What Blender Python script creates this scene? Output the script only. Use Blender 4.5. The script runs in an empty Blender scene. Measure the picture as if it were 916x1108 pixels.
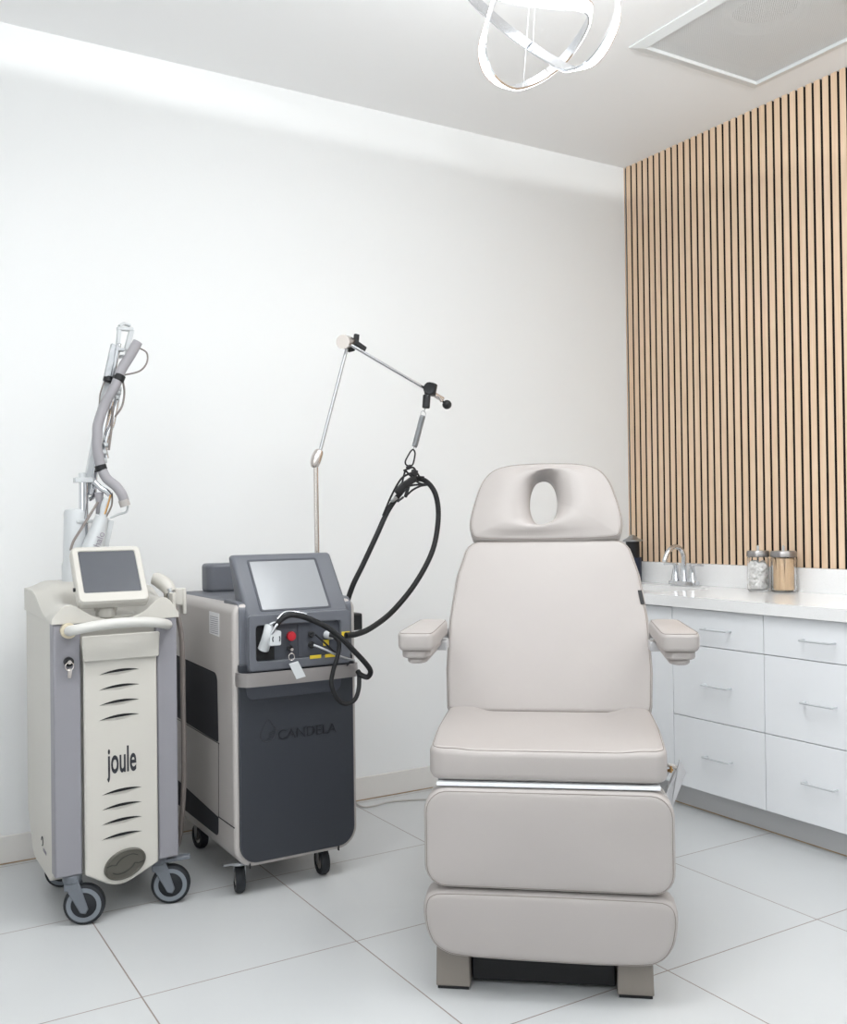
import bpy, bmesh, math, random
from mathutils import Vector, Matrix
random.seed(7)
S = bpy.context.scene
COL = S.collection
PI = math.pi

# ------------------------------------------------------------------ camera
FPX = 1056.535
YAW, PITCH, ROLL, CH = .5437777, .0098586, -.0129084, 1.19
cam_d = bpy.data.cameras.new('camera')
cam = bpy.data.objects.new('camera', cam_d); COL.objects.link(cam)
cam_d.sensor_fit = 'VERTICAL'; cam_d.sensor_height = 36.0; cam_d.sensor_width = 36.0
cam_d.lens = FPX / 1108 * 36.0
cam_d.clip_start = .05
fw = Vector((math.sin(YAW)*math.cos(PITCH), math.cos(YAW)*math.cos(PITCH), math.sin(PITCH)))
r0 = Vector((math.cos(YAW), -math.sin(YAW), 0)); u0 = r0.cross(fw)
rr = math.cos(ROLL)*r0 + math.sin(ROLL)*u0
uu = -math.sin(ROLL)*r0 + math.cos(ROLL)*u0
M3 = Matrix((rr, uu, -fw)).transposed()
cam.matrix_world = Matrix.Translation((0, 0, CH)) @ M3.to_4x4()
S.camera = cam

def ray(x, y):
    return fw + rr*((x-458)/FPX) - uu*((y-554)/FPX)
def py_(x, y, Y):                      # point seen at x, y on the plane Y = const
    d = ray(x, y); return Vector((0, 0, CH)) + d*(Y/d.y)
def px_(x, y, X):
    d = ray(x, y); return Vector((0, 0, CH)) + d*(X/d.x)
def pd_(x, y, D):                      # at optical depth D
    return Vector((0, 0, CH)) + ray(x, y)*D

# ------------------------------------------------------------------ materials
def srgb(c):
    if isinstance(c, str):
        c = [int(c[i:i+2], 16)/255 for i in (0, 2, 4)]
    return tuple((v/12.92 if v <= .04045 else ((v+.055)/1.055)**2.4) for v in c)
def mat(name, col, rough=.5, metal=0., bump=0., bscale=400., spec=.5, coat=0., emit=None, estr=0., trans=0., var=0., ior=1.45):
    m = bpy.data.materials.new(name); m.use_nodes = True
    nt = m.node_tree; b = nt.nodes['Principled BSDF']
    c = srgb(col)
    b.inputs['Base Color'].default_value = (*c, 1)
    b.inputs['Roughness'].default_value = rough
    b.inputs['Metallic'].default_value = metal
    b.inputs['Specular IOR Level'].default_value = spec
    b.inputs['Coat Weight'].default_value = coat
    b.inputs['Coat Roughness'].default_value = .1
    b.inputs['Transmission Weight'].default_value = trans
    b.inputs['IOR'].default_value = ior
    if emit:
        b.inputs['Emission Color'].default_value = (*srgb(emit), 1)
        b.inputs['Emission Strength'].default_value = estr
    tc = nt.nodes.new('ShaderNodeTexCoord')
    if bump:
        n = nt.nodes.new('ShaderNodeTexNoise'); n.inputs['Scale'].default_value = bscale
        n.inputs['Detail'].default_value = 3
        nt.links.new(tc.outputs['Object'], n.inputs['Vector'])
        bp = nt.nodes.new('ShaderNodeBump'); bp.inputs['Strength'].default_value = bump
        bp.inputs['Distance'].default_value = .002
        nt.links.new(n.outputs['Fac'], bp.inputs['Height']); nt.links.new(bp.outputs['Normal'], b.inputs['Normal'])
    if var:
        n2 = nt.nodes.new('ShaderNodeTexNoise'); n2.inputs['Scale'].default_value = 3.5
        n2.inputs['Detail'].default_value = 4
        nt.links.new(tc.outputs['Object'], n2.inputs['Vector'])
        rp = nt.nodes.new('ShaderNodeValToRGB')
        rp.color_ramp.elements[0].position = .3; rp.color_ramp.elements[1].position = .7
        rp.color_ramp.elements[0].color = (*[v*(1-var) for v in c], 1)
        rp.color_ramp.elements[1].color = (*[min(1, v*(1+var)) for v in c], 1)
        nt.links.new(n2.outputs['Fac'], rp.inputs['Fac']); nt.links.new(rp.outputs['Color'], b.inputs['Base Color'])
    return m

MT = {}
MT['wall'] = mat('wall_paint', 'e8e9e9', .75, bump=.10, bscale=120)
MT['ceiling'] = mat('ceiling_paint', 'f1f1f1', .85, bump=.06, bscale=150)
MT['base'] = mat('baseboard_tile', 'dcd9d5', .35)
MT['grime'] = mat('baseboard_caulk', 'b39a7c', .8)
MT['cab'] = mat('cabinet_white', 'eef0f3', .4, bump=.04, bscale=300)
MT['kick'] = mat('toe_kick_grey', 'd2d2d3', .5)
MT['steel'] = mat('brushed_steel', 'aeb0b3', .28, 1.)
MT['chrome'] = mat('chrome', 'd8dade', .1, 1.)
MT['chrome_w'] = mat('warm_chrome', 'cfc8c3', .25, 1.)
MT['black'] = mat('black_plastic', '17181b', .45)
MT['rubber'] = mat('black_rubber', '101114', .62, bump=.1, bscale=500)
MT['vinyl'] = mat('vinyl', 'aaa4a1', .42, bump=.14, bscale=700, var=.02)
MT['stitch'] = mat('stitching', '837c76', .7)
MT['chair_metal'] = mat('chair_metal', 'b9b5b1', .4, bump=.02)
MT['post'] = mat('post_taupe', '857e77', .45)
MT['hing'] = mat('light_grey_bracket', 'b9b9bb', .4)
MT['cream'] = mat('cream_plastic', 'c3c0b9', .42, bump=.06, bscale=600)
MT['cream_y'] = mat('aged_cream_plastic', 'd3c9b2', .45)
MT['white_p'] = mat('white_plastic', 'c6c9cb', .35)
MT['lilac'] = mat('lilac_grey_plastic', '8a898f', .45, bump=.05, bscale=600)
MT['bluegrey'] = mat('blue_grey_plastic', '686d74', .45)
MT['tread'] = mat('wheel_tread', '1a1d22', .6)
MT['wheelgrey'] = mat('wheel_grey', '747a81', .5)
MT['hose'] = mat('grey_hose', '9a989c', .55)
MT['cable'] = mat('grey_cable', '857d79', .5)
MT['scr'] = mat('lcd_glass', '4b4e55', .16, spec=.8, coat=.6)
MT['scr2'] = mat('lcd_glass_glare', '85888c', .3, spec=.9, coat=.5)  # paler tone paints in the bright reflection on the screen
MT['slot'] = mat('slot_dark', '141416', .7)
MT['medal'] = mat('medallion', '55534c', .35, .2)
MT['medal_d'] = mat('medallion_groove', '2b2a27', .5)
MT['ink'] = mat('dark_ink', '2a2c33', .5)
MT['inkl'] = mat('grey_ink', '8a8590', .5)
MT['c_side'] = mat('warm_silver_plastic', 'b4afac', .42, .15, bump=.05, bscale=500)
MT['c_mesh'] = mat('dark_side_mesh', '26272d', .8, bump=.5, bscale=900)
MT['c_door'] = mat('slate_door', '373a40', .38, .1, bump=.06, bscale=700)
MT['c_grey'] = mat('slate_grey_plastic', '62656c', .42, bump=.06, bscale=600)
MT['c_dark'] = mat('slate_recess', '454850', .5)
MT['c_bar'] = mat('satin_bar', '908c8b', .38, .35)
MT['c_logo'] = mat('embossed_logo', '25272c', .3, .1)
MT['red'] = mat('red_button', 'c1222f', .4)
MT['yellow'] = mat('yellow_sticker', 'e0c43a', .5)
MT['paper'] = mat('white_sticker', 'e2e3e4', .6)
MT['gold'] = mat('brass', 'b08a5a', .3, 1.)
MT['navy'] = mat('navy_plastic', '1c2438', .4)
MT['ceram'] = mat('white_ceramic', 'eeeeee', .15, coat=.5)
MT['cotton'] = mat('cotton', 'f4f3f1', .95, bump=.6, bscale=120)
MT['stick'] = mat('tongue_depressor_wood', 'e8c9a4', .7, var=.06)
MT['glow'] = mat('led_strip', 'ffffff', .5, emit='f6fbff', estr=9.)
MT['ledrope'] = mat('led_rope', '8f6f5c', .6)
MT['duct'] = mat('duct_grey', 'd0d0d0', .7)
MT['ductd'] = mat('duct_shade', '3c3938', .8)
MT['ventf'] = mat('vent_frame_white', 'e0e2e2', .5)

def glass():
    m = mat('clear_glass', 'ffffff', .02, trans=1., ior=1.3)
    return m
MT['glass'] = glass()

def floor_mat():
    m = mat('floor_tile', 'c8cacb', .33, spec=.45)
    nt = m.node_tree; b = nt.nodes['Principled BSDF']; L = nt.links
    g = nt.nodes.new('ShaderNodeNewGeometry'); sp = nt.nodes.new('ShaderNodeSeparateXYZ')
    L.new(g.outputs['Position'], sp.inputs[0])
    def mth(op, a, bb=None):
        n = nt.nodes.new('ShaderNodeMath'); n.operation = op
        for i, v in enumerate((a, bb)):
            if v is None: continue
            if isinstance(v, (int, float)): n.inputs[i].default_value = v
            else: L.new(v, n.inputs[i])
        return n.outputs[0]
    T = .6068; fl = []; ids = []
    for ax, off in (('X', .659), ('Y', 1.8855)):
        q = mth('DIVIDE', mth('SUBTRACT', sp.outputs[ax], off-20*T), T)
        ids.append(mth('FLOOR', q))
        f = mth('FRACT', q)
        fl.append(mth('MINIMUM', f, mth('SUBTRACT', 1., f)))
    mn = mth('MINIMUM', fl[0], fl[1])
    line = mth('LESS_THAN', mn, .0019/T)
    wn = nt.nodes.new('ShaderNodeTexWhiteNoise'); wn.noise_dimensions = '2D'
    cb = nt.nodes.new('ShaderNodeCombineXYZ'); L.new(ids[0], cb.inputs[0]); L.new(ids[1], cb.inputs[1]); L.new(cb.outputs[0], wn.inputs['Vector'])
    rp = nt.nodes.new('ShaderNodeValToRGB'); rp.color_ramp.elements[0].color = (*srgb('c5c7c8'), 1); rp.color_ramp.elements[1].color = (*srgb('cacccd'), 1)
    L.new(wn.outputs['Value'], rp.inputs['Fac'])
    ns = nt.nodes.new('ShaderNodeTexNoise'); ns.inputs['Scale'].default_value = 2.2; ns.inputs['Detail'].default_value = 5
    L.new(g.outputs['Position'], ns.inputs['Vector'])
    mx0 = nt.nodes.new('ShaderNodeMix'); mx0.data_type = 'RGBA'; mx0.blend_type = 'MULTIPLY'; mx0.inputs['Factor'].default_value = .08
    L.new(rp.outputs['Color'], mx0.inputs['A']); L.new(ns.outputs['Fac'], mx0.inputs['B'])
    mx = nt.nodes.new('ShaderNodeMix'); mx.data_type = 'RGBA'
    L.new(line, mx.inputs['Factor']); L.new(mx0.outputs['Result'], mx.inputs['A']); mx.inputs['B'].default_value = (*srgb('8a7d77'), 1)
    L.new(mx.outputs['Result'], b.inputs['Base Color'])
    bp = nt.nodes.new('ShaderNodeBump'); bp.inputs['Strength'].default_value = .4; bp.inputs['Distance'].default_value = .001; bp.invert = True
    L.new(line, bp.inputs['Height']); L.new(bp.outputs['Normal'], b.inputs['Normal'])
    return m
MT['floor'] = floor_mat()

def quartz():
    m = mat('quartz', 'e8e8e8', .14, spec=.55)
    nt = m.node_tree; b = nt.nodes['Principled BSDF']
    v = nt.nodes.new('ShaderNodeTexVoronoi'); v.inputs['Scale'].default_value = 260
    tc = nt.nodes.new('ShaderNodeTexCoord'); nt.links.new(tc.outputs['Object'], v.inputs['Vector'])
    rp = nt.nodes.new('ShaderNodeValToRGB')
    rp.color_ramp.elements[0].color = (*srgb('e0e0df'), 1); rp.color_ramp.elements[1].color = (*srgb('f1f1f1'), 1)
    rp.color_ramp.elements[1].position = .35
    nt.links.new(v.outputs['Distance'], rp.inputs['Fac']); nt.links.new(rp.outputs['Color'], b.inputs['Base Color'])
    return m
MT['quartz'] = quartz()

def wood():
    m = mat('light_oak', 'dcc0a3', .5)
    nt = m.node_tree; b = nt.nodes['Principled BSDF']; L = nt.links
    tc = nt.nodes.new('ShaderNodeTexCoord'); mp = nt.nodes.new('ShaderNodeMapping'); mp.inputs['Scale'].default_value = (60, 60, 1.6)
    L.new(tc.outputs['Object'], mp.inputs['Vector'])
    n = nt.nodes.new('ShaderNodeTexNoise'); n.inputs['Scale'].default_value = 2.; n.inputs['Detail'].default_value = 6
    L.new(mp.outputs['Vector'], n.inputs['Vector'])
    rp = nt.nodes.new('ShaderNodeValToRGB')
    rp.color_ramp.elements[0].position = .25; rp.color_ramp.elements[1].position = .75
    rp.color_ramp.elements[0].color = (*srgb('dcbd9d'), 1); rp.color_ramp.elements[1].color = (*srgb('e9d0b6'), 1)
    L.new(n.outputs['Fac'], rp.inputs['Fac']); L.new(rp.outputs['Color'], b.inputs['Base Color'])
    return m
MT['wood'] = wood()
MT['pull'] = mat('satin_nickel', 'cfd2d5', .35, .4)
MT['core'] = mat('slat_core', '211a16', .9)
MT['base_black'] = mat('base_black', '0a0b0e', .6)
MT['lid'] = mat('jar_lid_steel', '9a9796', .3, .9)
MT['handle'] = mat('handle_white', 'cbcac6', .4)
MT['felt'] = mat('black_felt', '1a1614', .95)

def perforated():
    m = bpy.data.materials.new('perforated_sheet'); m.use_nodes = True
    nt = m.node_tree; L = nt.links; b = nt.nodes['Principled BSDF']; out = nt.nodes['Material Output']
    b.inputs['Base Color'].default_value = (*srgb('e6e8e9'), 1); b.inputs['Roughness'].default_value = .5
    g = nt.nodes.new('ShaderNodeTexCoord'); mp = nt.nodes.new('ShaderNodeMapping')
    mp.inputs['Scale'].default_value = (150, 150, 0); mp.inputs['Rotation'].default_value = (0, 0, PI/4)
    L.new(g.outputs['Object'], mp.inputs['Vector'])
    fr = nt.nodes.new('ShaderNodeVectorMath'); fr.operation = 'FRACTION'; L.new(mp.outputs['Vector'], fr.inputs[0])
    sb = nt.nodes.new('ShaderNodeVectorMath'); sb.operation = 'SUBTRACT'; sb.inputs[1].default_value = (.5, .5, 0); L.new(fr.outputs[0], sb.inputs[0])
    ln = nt.nodes.new('ShaderNodeVectorMath'); ln.operation = 'LENGTH'; L.new(sb.outputs[0], ln.inputs[0])
    lt = nt.nodes.new('ShaderNodeMath'); lt.operation = 'LESS_THAN'; lt.inputs[1].default_value = .29; L.new(ln.outputs['Value'], lt.inputs[0])
    tr = nt.nodes.new('ShaderNodeBsdfTransparent'); ms = nt.nodes.new('ShaderNodeMixShader')
    L.new(lt.outputs[0], ms.inputs['Fac']); L.new(b.outputs[0], ms.inputs[1]); L.new(tr.outputs[0], ms.inputs[2])
    L.new(ms.outputs[0], out.inputs['Surface'])
    return m
MT['perf'] = perforated()

# ------------------------------------------------------------------ mesh builder
def catmull(pts, n=8, closed=False):
    P = [Vector(p) for p in pts]; out = []; N = len(P)
    rng = range(N) if closed else range(N-1)
    for i in rng:
        if closed: a, b, c, d = P[(i-1) % N], P[i], P[(i+1) % N], P[(i+2) % N]
        else: a, b, c, d = P[max(i-1, 0)], P[i], P[i+1], P[min(i+2, N-1)]
        for k in range(n):
            t = k/n
            out.append(.5*((2*b)+(-a+c)*t+(2*a-5*b+4*c-d)*t*t+(-a+3*b-3*c+d)*t**3))
    if not closed: out.append(P[-1])
    return out

def round_poly(pts, r, n=6):
    """rounded polygon, pts ccw 2-D, r = radius or list"""
    N = len(pts); out = []
    rs = r if isinstance(r, (list, tuple)) else [r]*N
    for i in range(N):
        p = Vector(pts[i]); a = Vector(pts[i-1])-p; b = Vector(pts[(i+1) % N])-p
        la, lb = a.length, b.length; a.normalize(); b.normalize()
        ang = a.angle(b); rad = rs[i]
        t = min(rad/math.tan(ang/2), .49*la, .49*lb); rad = t*math.tan(ang/2)
        p1 = p+a*t; p2 = p+b*t
        cdir = (a+b).normalized(); c = p+cdir*(rad/math.sin(ang/2))
        a1 = math.atan2(p1.y-c.y, p1.x-c.x); a2 = math.atan2(p2.y-c.y, p2.x-c.x)
        d = a2-a1
        while d > PI: d -= 2*PI
        while d < -PI: d += 2*PI
        for k in range(n+1):
            q = a1+d*k/n; out.append(Vector((c.x+rad*math.cos(q), c.y+rad*math.sin(q))))
    return out

def resample(pts, n):
    """closed 2-D polyline to n even points"""
    P = pts+[pts[0]]; L = [0]
    for i in range(len(P)-1): L.append(L[-1]+(P[i+1]-P[i]).length)
    out = []; j = 0
    for k in range(n):
        s = L[-1]*k/n
        while L[j+1] < s: j += 1
        t = (s-L[j])/max(1e-9, L[j+1]-L[j]); out.append(P[j].lerp(P[j+1], t))
    return out

class MB:
    def __init__(self): self.v = []; self.f = []; self.m = []
    def add(self, v, f, m=0):
        o = len(self.v); self.v += [Vector(p) for p in v]; self.f += [tuple(i+o for i in q) for q in f]; self.m += [m]*len(f); return self
    def box(self, x0, x1, y0, y1, z0, z1, m=0):
        v = [(x, y, z) for x in (x0, x1) for y in (y0, y1) for z in (z0, z1)]
        return self.add(v, [(0, 1, 3, 2), (4, 6, 7, 5), (0, 4, 5, 1), (2, 3, 7, 6), (0, 2, 6, 4), (1, 5, 7, 3)], m)
    def beam(self, a, b, w, h, m=0, up=(0, 0, 1)):
        a = Vector(a); b = Vector(b); t = (b-a).normalized(); s = t.cross(Vector(up)).normalized(); n = s.cross(t)
        v = [p+s*i*w/2+n*j*h/2 for p in (a, b) for i in (-1, 1) for j in (-1, 1)]
        return self.add(v, [(0, 1, 3, 2), (4, 6, 7, 5), (0, 4, 5, 1), (2, 3, 7, 6), (0, 2, 6, 4), (1, 5, 7, 3)], m)
    def rings(self, rings, cap=True, closed=True, m=0, loop=False):
        n = len(rings[0]); v = [p for r in rings for p in r]; f = []
        R = len(rings)
        for i in range(R if loop else R-1):
            for j in range(n if closed else n-1):
                f.append((i*n+j, i*n+(j+1) % n, ((i+1) % R)*n+(j+1) % n, ((i+1) % R)*n+j))
        if cap and not loop:
            f.append(tuple(reversed(range(n)))); f.append(tuple(range((R-1)*n, R*n)))
        return self.add(v, f, m)
    def tube(self, pts, r, n=12, m=0, closed=False, smooth=8):
        P = catmull(pts, smooth, closed) if smooth and len(pts) > 2 else [Vector(p) for p in pts]
        K = len(P); rings = []; ref = None
        for i, p in enumerate(P):
            if closed: t = P[(i+1) % K]-P[i-1]
            else: t = P[min(i+1, K-1)]-P[max(i-1, 0)]
            t.normalize()
            if ref is None:
                ref = t.cross(Vector((0, 0, 1)) if abs(t.z) < .9 else Vector((1, 0, 0))).normalized()
            ref = (ref-t*ref.dot(t)).normalized(); b = t.cross(ref)
            rad = r(i/(K-1)) if callable(r) else r
            rings.append([p+(ref*math.cos(2*PI*k/n)+b*math.sin(2*PI*k/n))*rad for k in range(n)])
        return self.rings(rings, loop=closed, m=m)
    def cyl(self, a, b, r, r2=None, n=24, m=0):
        a = Vector(a); b = Vector(b); t = (b-a).normalized(); r2 = r if r2 is None else r2
        s = t.cross(Vector((0, 0, 1)) if abs(t.z) < .9 else Vector((1, 0, 0))).normalized(); q = t.cross(s)
        R = [[p+(s*math.cos(2*PI*k/n)+q*math.sin(2*PI*k/n))*rad for k in range(n)] for p, rad in ((a, r), (b, r2))]
        return self.rings(R, m=m)
    def lathe(self, prof, c=(0, 0, 0), axis=(0, 0, 1), n=32, m=0, cap=True):
        """prof: (radius, height) list"""
        t = Vector(axis).normalized(); c = Vector(c)
        s = t.cross(Vector((0, 0, 1)) if abs(t.z) < .9 else Vector((1, 0, 0))).normalized(); q = t.cross(s)
        R = [[c+t*h+(s*math.cos(2*PI*k/n)+q*math.sin(2*PI*k/n))*max(rad, 1e-5) for k in range(n)] for rad, h in prof]
        return self.rings(R, m=m, cap=cap)
    def prism(self, pts, fn, d0, d1, m=0):
        """2-D outline pts, fn(a, b, d) -> 3-D, from depth d0 to d1"""
        return self.rings([[fn(p[0], p[1], d) for p in pts] for d in (d0, d1)], m=m)
    def annulus(self, outer, inner, fn, d0, d1, m=0, n=96):
        o = resample(outer, n)
        # start inner nearest to outer start
        inn = resample(inner, n); k = min(range(n), key=lambda i: (inn[i]-o[0]).length); inn = inn[k:]+inn[:k]
        F = lambda L, d: [fn(p[0], p[1], d) for p in L]
        return self.rings([F(o, d0), F(o, d1), F(inn, d1), F(inn, d0)], loop=True, m=m)
    def build(self, name, mats, parent=None, label=None, bevel=0, seg=2, smooth=True, ang=40, loc=None, sub=0, local=False):
        mats = mats if isinstance(mats, (list, tuple)) else [mats]
        org = Vector((0, 0, 0))
        if loc is not None: org = Vector(loc)
        elif parent is not None and not local:
            p = parent
            while p: org = org+p.location; p = p.parent
        me = bpy.data.meshes.new(name)
        me.from_pydata([v-org for v in self.v], [], self.f)
        for k in mats: me.materials.append(MT[k])
        me.polygons.foreach_set('material_index', self.m)
        bm = bmesh.new(); bm.from_mesh(me); bmesh.ops.remove_doubles(bm, verts=bm.verts, dist=1e-6)
        bmesh.ops.recalc_face_normals(bm, faces=bm.faces); bm.to_mesh(me); bm.free()
        if smooth:
            me.shade_smooth(); me.set_sharp_from_angle(angle=math.radians(ang))
        o = bpy.data.objects.new(name, me); COL.objects.link(o)
        if parent is not None: o.parent = parent
        elif loc is not None: o.location = loc
        if label: o['label'] = label
        if bevel:
            b = o.modifiers.new('bevel', 'BEVEL'); b.width = bevel; b.segments = seg; b.limit_method = 'ANGLE'; b.angle_limit = math.radians(40)
            b.harden_normals = False
        if sub:
            s = o.modifiers.new('sub', 'SUBSURF'); s.levels = sub; s.render_levels = sub
        return o

def thing(name, label, cat, loc=(0, 0, 0), rz=0, group=None):
    o = bpy.data.objects.new(name, None); COL.objects.link(o)
    o.empty_display_size = .05
    o.location = loc; o.rotation_euler = (0, 0, rz); o['label'] = label; o['category'] = cat
    if group: o['group'] = group
    return o
def tag(o, label, cat, group=None):
    o['label'] = label; o['category'] = cat
    if group: o['group'] = group
    return o
def struct(o): o['kind'] = 'structure'; return o

def text(name, s, mk, parent, fn, size, xs=1., depth=.0008, bold=0.):
    """text laid on a surface: fn(u, v, d) maps text plane to world"""
    c = bpy.data.curves.new(name, 'FONT'); c.body = s; c.size = size; c.extrude = .5; c.resolution_u = 4
    c.align_x = 'CENTER'; c.align_y = 'CENTER'; c.offset = bold
    t = bpy.data.objects.new(name, c); COL.objects.link(t)
    dg = bpy.context.evaluated_depsgraph_get(); dg.update()
    me = bpy.data.meshes.new_from_object(t.evaluated_get(dg))
    vs = [v.co.copy() for v in me.vertices]; fs = [tuple(p.vertices) for p in me.polygons]
    bpy.data.objects.remove(t); bpy.data.curves.remove(c); bpy.data.meshes.remove(me)
    mb = MB(); mb.add([fn(v.x*xs, v.y, (v.z+.5)*depth) for v in vs], fs)
    return mb.build(name, mk, parent, smooth=False)

# ------------------------------------------------------------------ room shell
WX, WY, ZC = 3.512, 3.741, 2.995
XL, YF = -1.7, -2.3
struct(MB().box(XL-.1, WX+.1, YF-.1, WY+.1, -.1, 0).build('floor', 'floor', smooth=False))
ceil = MB()
VX0, VX1, VY0, VY1 = 2.635, 3.297, 2.075, 2.737          # opening of the return grille
for b in ((XL-.1, VX0, YF-.1, WY+.1), (VX1, WX+.1, YF-.1, WY+.1), (VX0, VX1, YF-.1, VY0), (VX0, VX1, VY1, WY+.1)):
    ceil.box(*b, ZC, ZC+.1)
struct(ceil.build('ceiling', 'ceiling', smooth=False))
struct(MB().box(XL-.1, WX+.1, WY, WY+.1, 0, ZC).build('wall_back', 'wall', smooth=False))
struct(MB().box(WX, WX+.1, YF, WY, 0, ZC).build('wall_right', 'wall', smooth=False))
struct(MB().box(XL-.1, XL, YF, WY, 0, ZC).build('wall_left', 'wall', smooth=False))
struct(MB().box(XL, WX, YF-.1, YF, 0, ZC).build('wall_front', 'wall', smooth=False))
struct(MB().box(XL, 3.035, WY-.012, WY, .004, .098, 0).box(XL, 3.035, WY-.013, WY, 0, .004, 1).build('baseboard_back', ['base', 'grime'], bevel=.002))

# slat cladding on the right wall
sl = thing('slat_wall_panel', 'vertical light oak slat cladding covering the right wall above the counter', 'wall panel', (3.505, 2.4, .976))
MB().box(3.503, 3.512, 1.0, WY, .976, ZC).build('backing_felt', 'felt', sl, smooth=False)
sb = MB()
sb.box(3.491, 3.4935, WY-.0055, WY-.0002, .976, ZC)
y = WY-.0055-.0125
while y > 1.03:
    sb.box(3.491, 3.4935, y-.0275, y, .976, ZC, 0); sb.box(3.4935, 3.503, y-.0275, y, .976, ZC, 1); y -= .04
sb.build('wood_slats', ['wood', 'core'], sl, smooth=False)

# ------------------------------------------------------------------ cabinets
DX = 2.95
def pull(y, z, w, parent):
    m = MB(); x = DX-.002
    m.tube([(x, y-w/2, z), (x-.022, y-w/2, z), (x-.028, y-w/2+.006, z), (x-.028, y+w/2-.006, z), (x-.022, y+w/2, z), (x, y+w/2, z)], .0036, n=10, smooth=4)
    m.build('drawer_pull', 'pull', parent)
def drawer_unit(y0, y1, label):
    t = thing('drawer_cabinet', label, 'cabinet', ((DX+3.5)/2, (y0+y1)/2, .1), group='white base cabinets under the counter')
    MB().box(DX+.021, 3.505, y0+.0008, y1-.0008, .1005, .829).build('carcass', 'cab', t, smooth=False)
    yc = (y0+y1)/2-.013
    for za, zb, zh in ((.6825, .826, .752), (.3905, .6795, .532), (.104, .3875, .249)):
        d = MB().box(DX, DX+.02, y0+.0015, y1-.0015, za, zb).build('drawer', 'cab', t, bevel=.0012)
        pull(yc, zh, .125, d)
    return t
drawer_unit(2.455, 2.915, 'white three-drawer cabinet between sink cabinet and right-hand drawer cabinet')
drawer_unit(1.995, 2.455, 'white three-drawer cabinet at the right edge of the photo')
t = thing('sink_cabinet', 'white plain-fronted cabinet under the faucet, partly hidden by the chair', 'cabinet', (3.22, 3.33, .1), group='white base cabinets under the counter')
MB().box(DX+.021, 3.505, 2.916, 2.934, .1005, .829).box(DX+.021, 3.505, WY-.02, WY-.002, .1005, .829).box(DX+.021, 3.505, 2.934, WY-.02, .1005, .118).box(3.49, 3.505, 2.934, WY-.02, .118, .829).build('carcass', 'cab', t, smooth=False)
for a, b in ((2.917, 3.326), (3.329, 3.738)):
    d = MB().box(DX, DX+.02, a, b, .104, .824).build('cabinet_door', 'cab', t, bevel=.0012)
tk = MB().box(3.025, 3.505, 1.4, WY-.002, .004, .0995, 0).box(3.024, 3.505, 1.4, WY-.002, 0, .004, 1)
tag(tk.build('toe_kick', ['kick', 'grime'], loc=(3.2, 2.5, 0), smooth=False), 'long pale grey toe kick board along the floor beneath the white cabinets', 'toe kick')

ct = thing('countertop', 'speckled white quartz countertop with upstand running along the slatted wall', 'countertop', (3.2, 2.5, .8305))
CX0, CX1, CT0, CT1 = 2.925, 3.4755, .8305, .875
BX0, BX1, BY0, BY1 = 3.06, 3.335, 3.06, 3.50
m = MB()
m.box(CX0, BX0, 1.35, WY-.002, CT0, CT1).box(BX1, CX1+.03, 1.35, WY-.002, CT0, CT1).box(BX0, BX1, 1.35, BY0, CT0, CT1).box(BX0, BX1, BY1, WY-.002, CT0, CT1)
m.build('counter_slab', 'quartz', ct, smooth=False)
MB().box(3.4705, 3.4895, 1.35, WY-.002, CT1, .9755).build('backsplash', 'quartz', ct, smooth=False, bevel=.001)
m = MB()
rp = round_poly([(BX0-.01, BY0-.01), (BX1+.01, BY0-.01), (BX1+.01, BY1+.01), (BX0-.01, BY1+.01)], .04)
ri = lambda s, z: [Vector(((p.x-3.1975)*s+3.1975, (p.y-3.28)*s+3.28, z)) for p in rp]
m.rings([ri(1, .8303), ri(.97, .80), ri(.90, .72), ri(.8, .70), ri(.1, .697)], cap=False)
m.rings([ri(1.04, .8303), ri(1.0, .78), ri(.93, .70), ri(.8, .69), ri(.1, .687)], cap=False)
m.build('sink_basin', 'ceram', ct)

# faucet
FX, FY = 3.405, 3.285
f = thing('faucet', 'chrome two-handle arched faucet in front of the slatted wall', 'faucet', (FX, FY, .8755))
MB().prism(round_poly([(FX-.027, FY-.082), (FX+.027, FY-.082), (FX+.027, FY+.082), (FX-.027, FY+.082)], .02), lambda a, b, d: Vector((a, b, d)), .8757, .897).build('base_plate', 'chrome', f, bevel=.003)
MB().lathe([(.022, .896), (.017, .92), (.013, .96), (.011, .99)], (FX, FY, 0)).tube([(FX, FY, .98), (FX, FY, 1.015), (FX-.018, FY, 1.045), (FX-.055, FY, 1.058), (FX-.095, FY, 1.04), (FX-.118, FY, 1.005), (FX-.122, FY, .99)], .0115).build('spout', 'chrome', f)
for s in (-1, 1):
    hy = FY+s*.053
    h = MB().lathe([(.022, .896), (.016, .93), (.011, .962), (.013, .972), (.009, .978)], (FX, hy, 0)).build('faucet_handle', 'chrome', f)
    MB().tube([(FX, hy, .972), (FX-.002, hy+s*.03, .975), (FX-.004, hy+s*.07, .973)], lambda t: .006-.001*t, n=10).build('lever', 'chrome', h)

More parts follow.
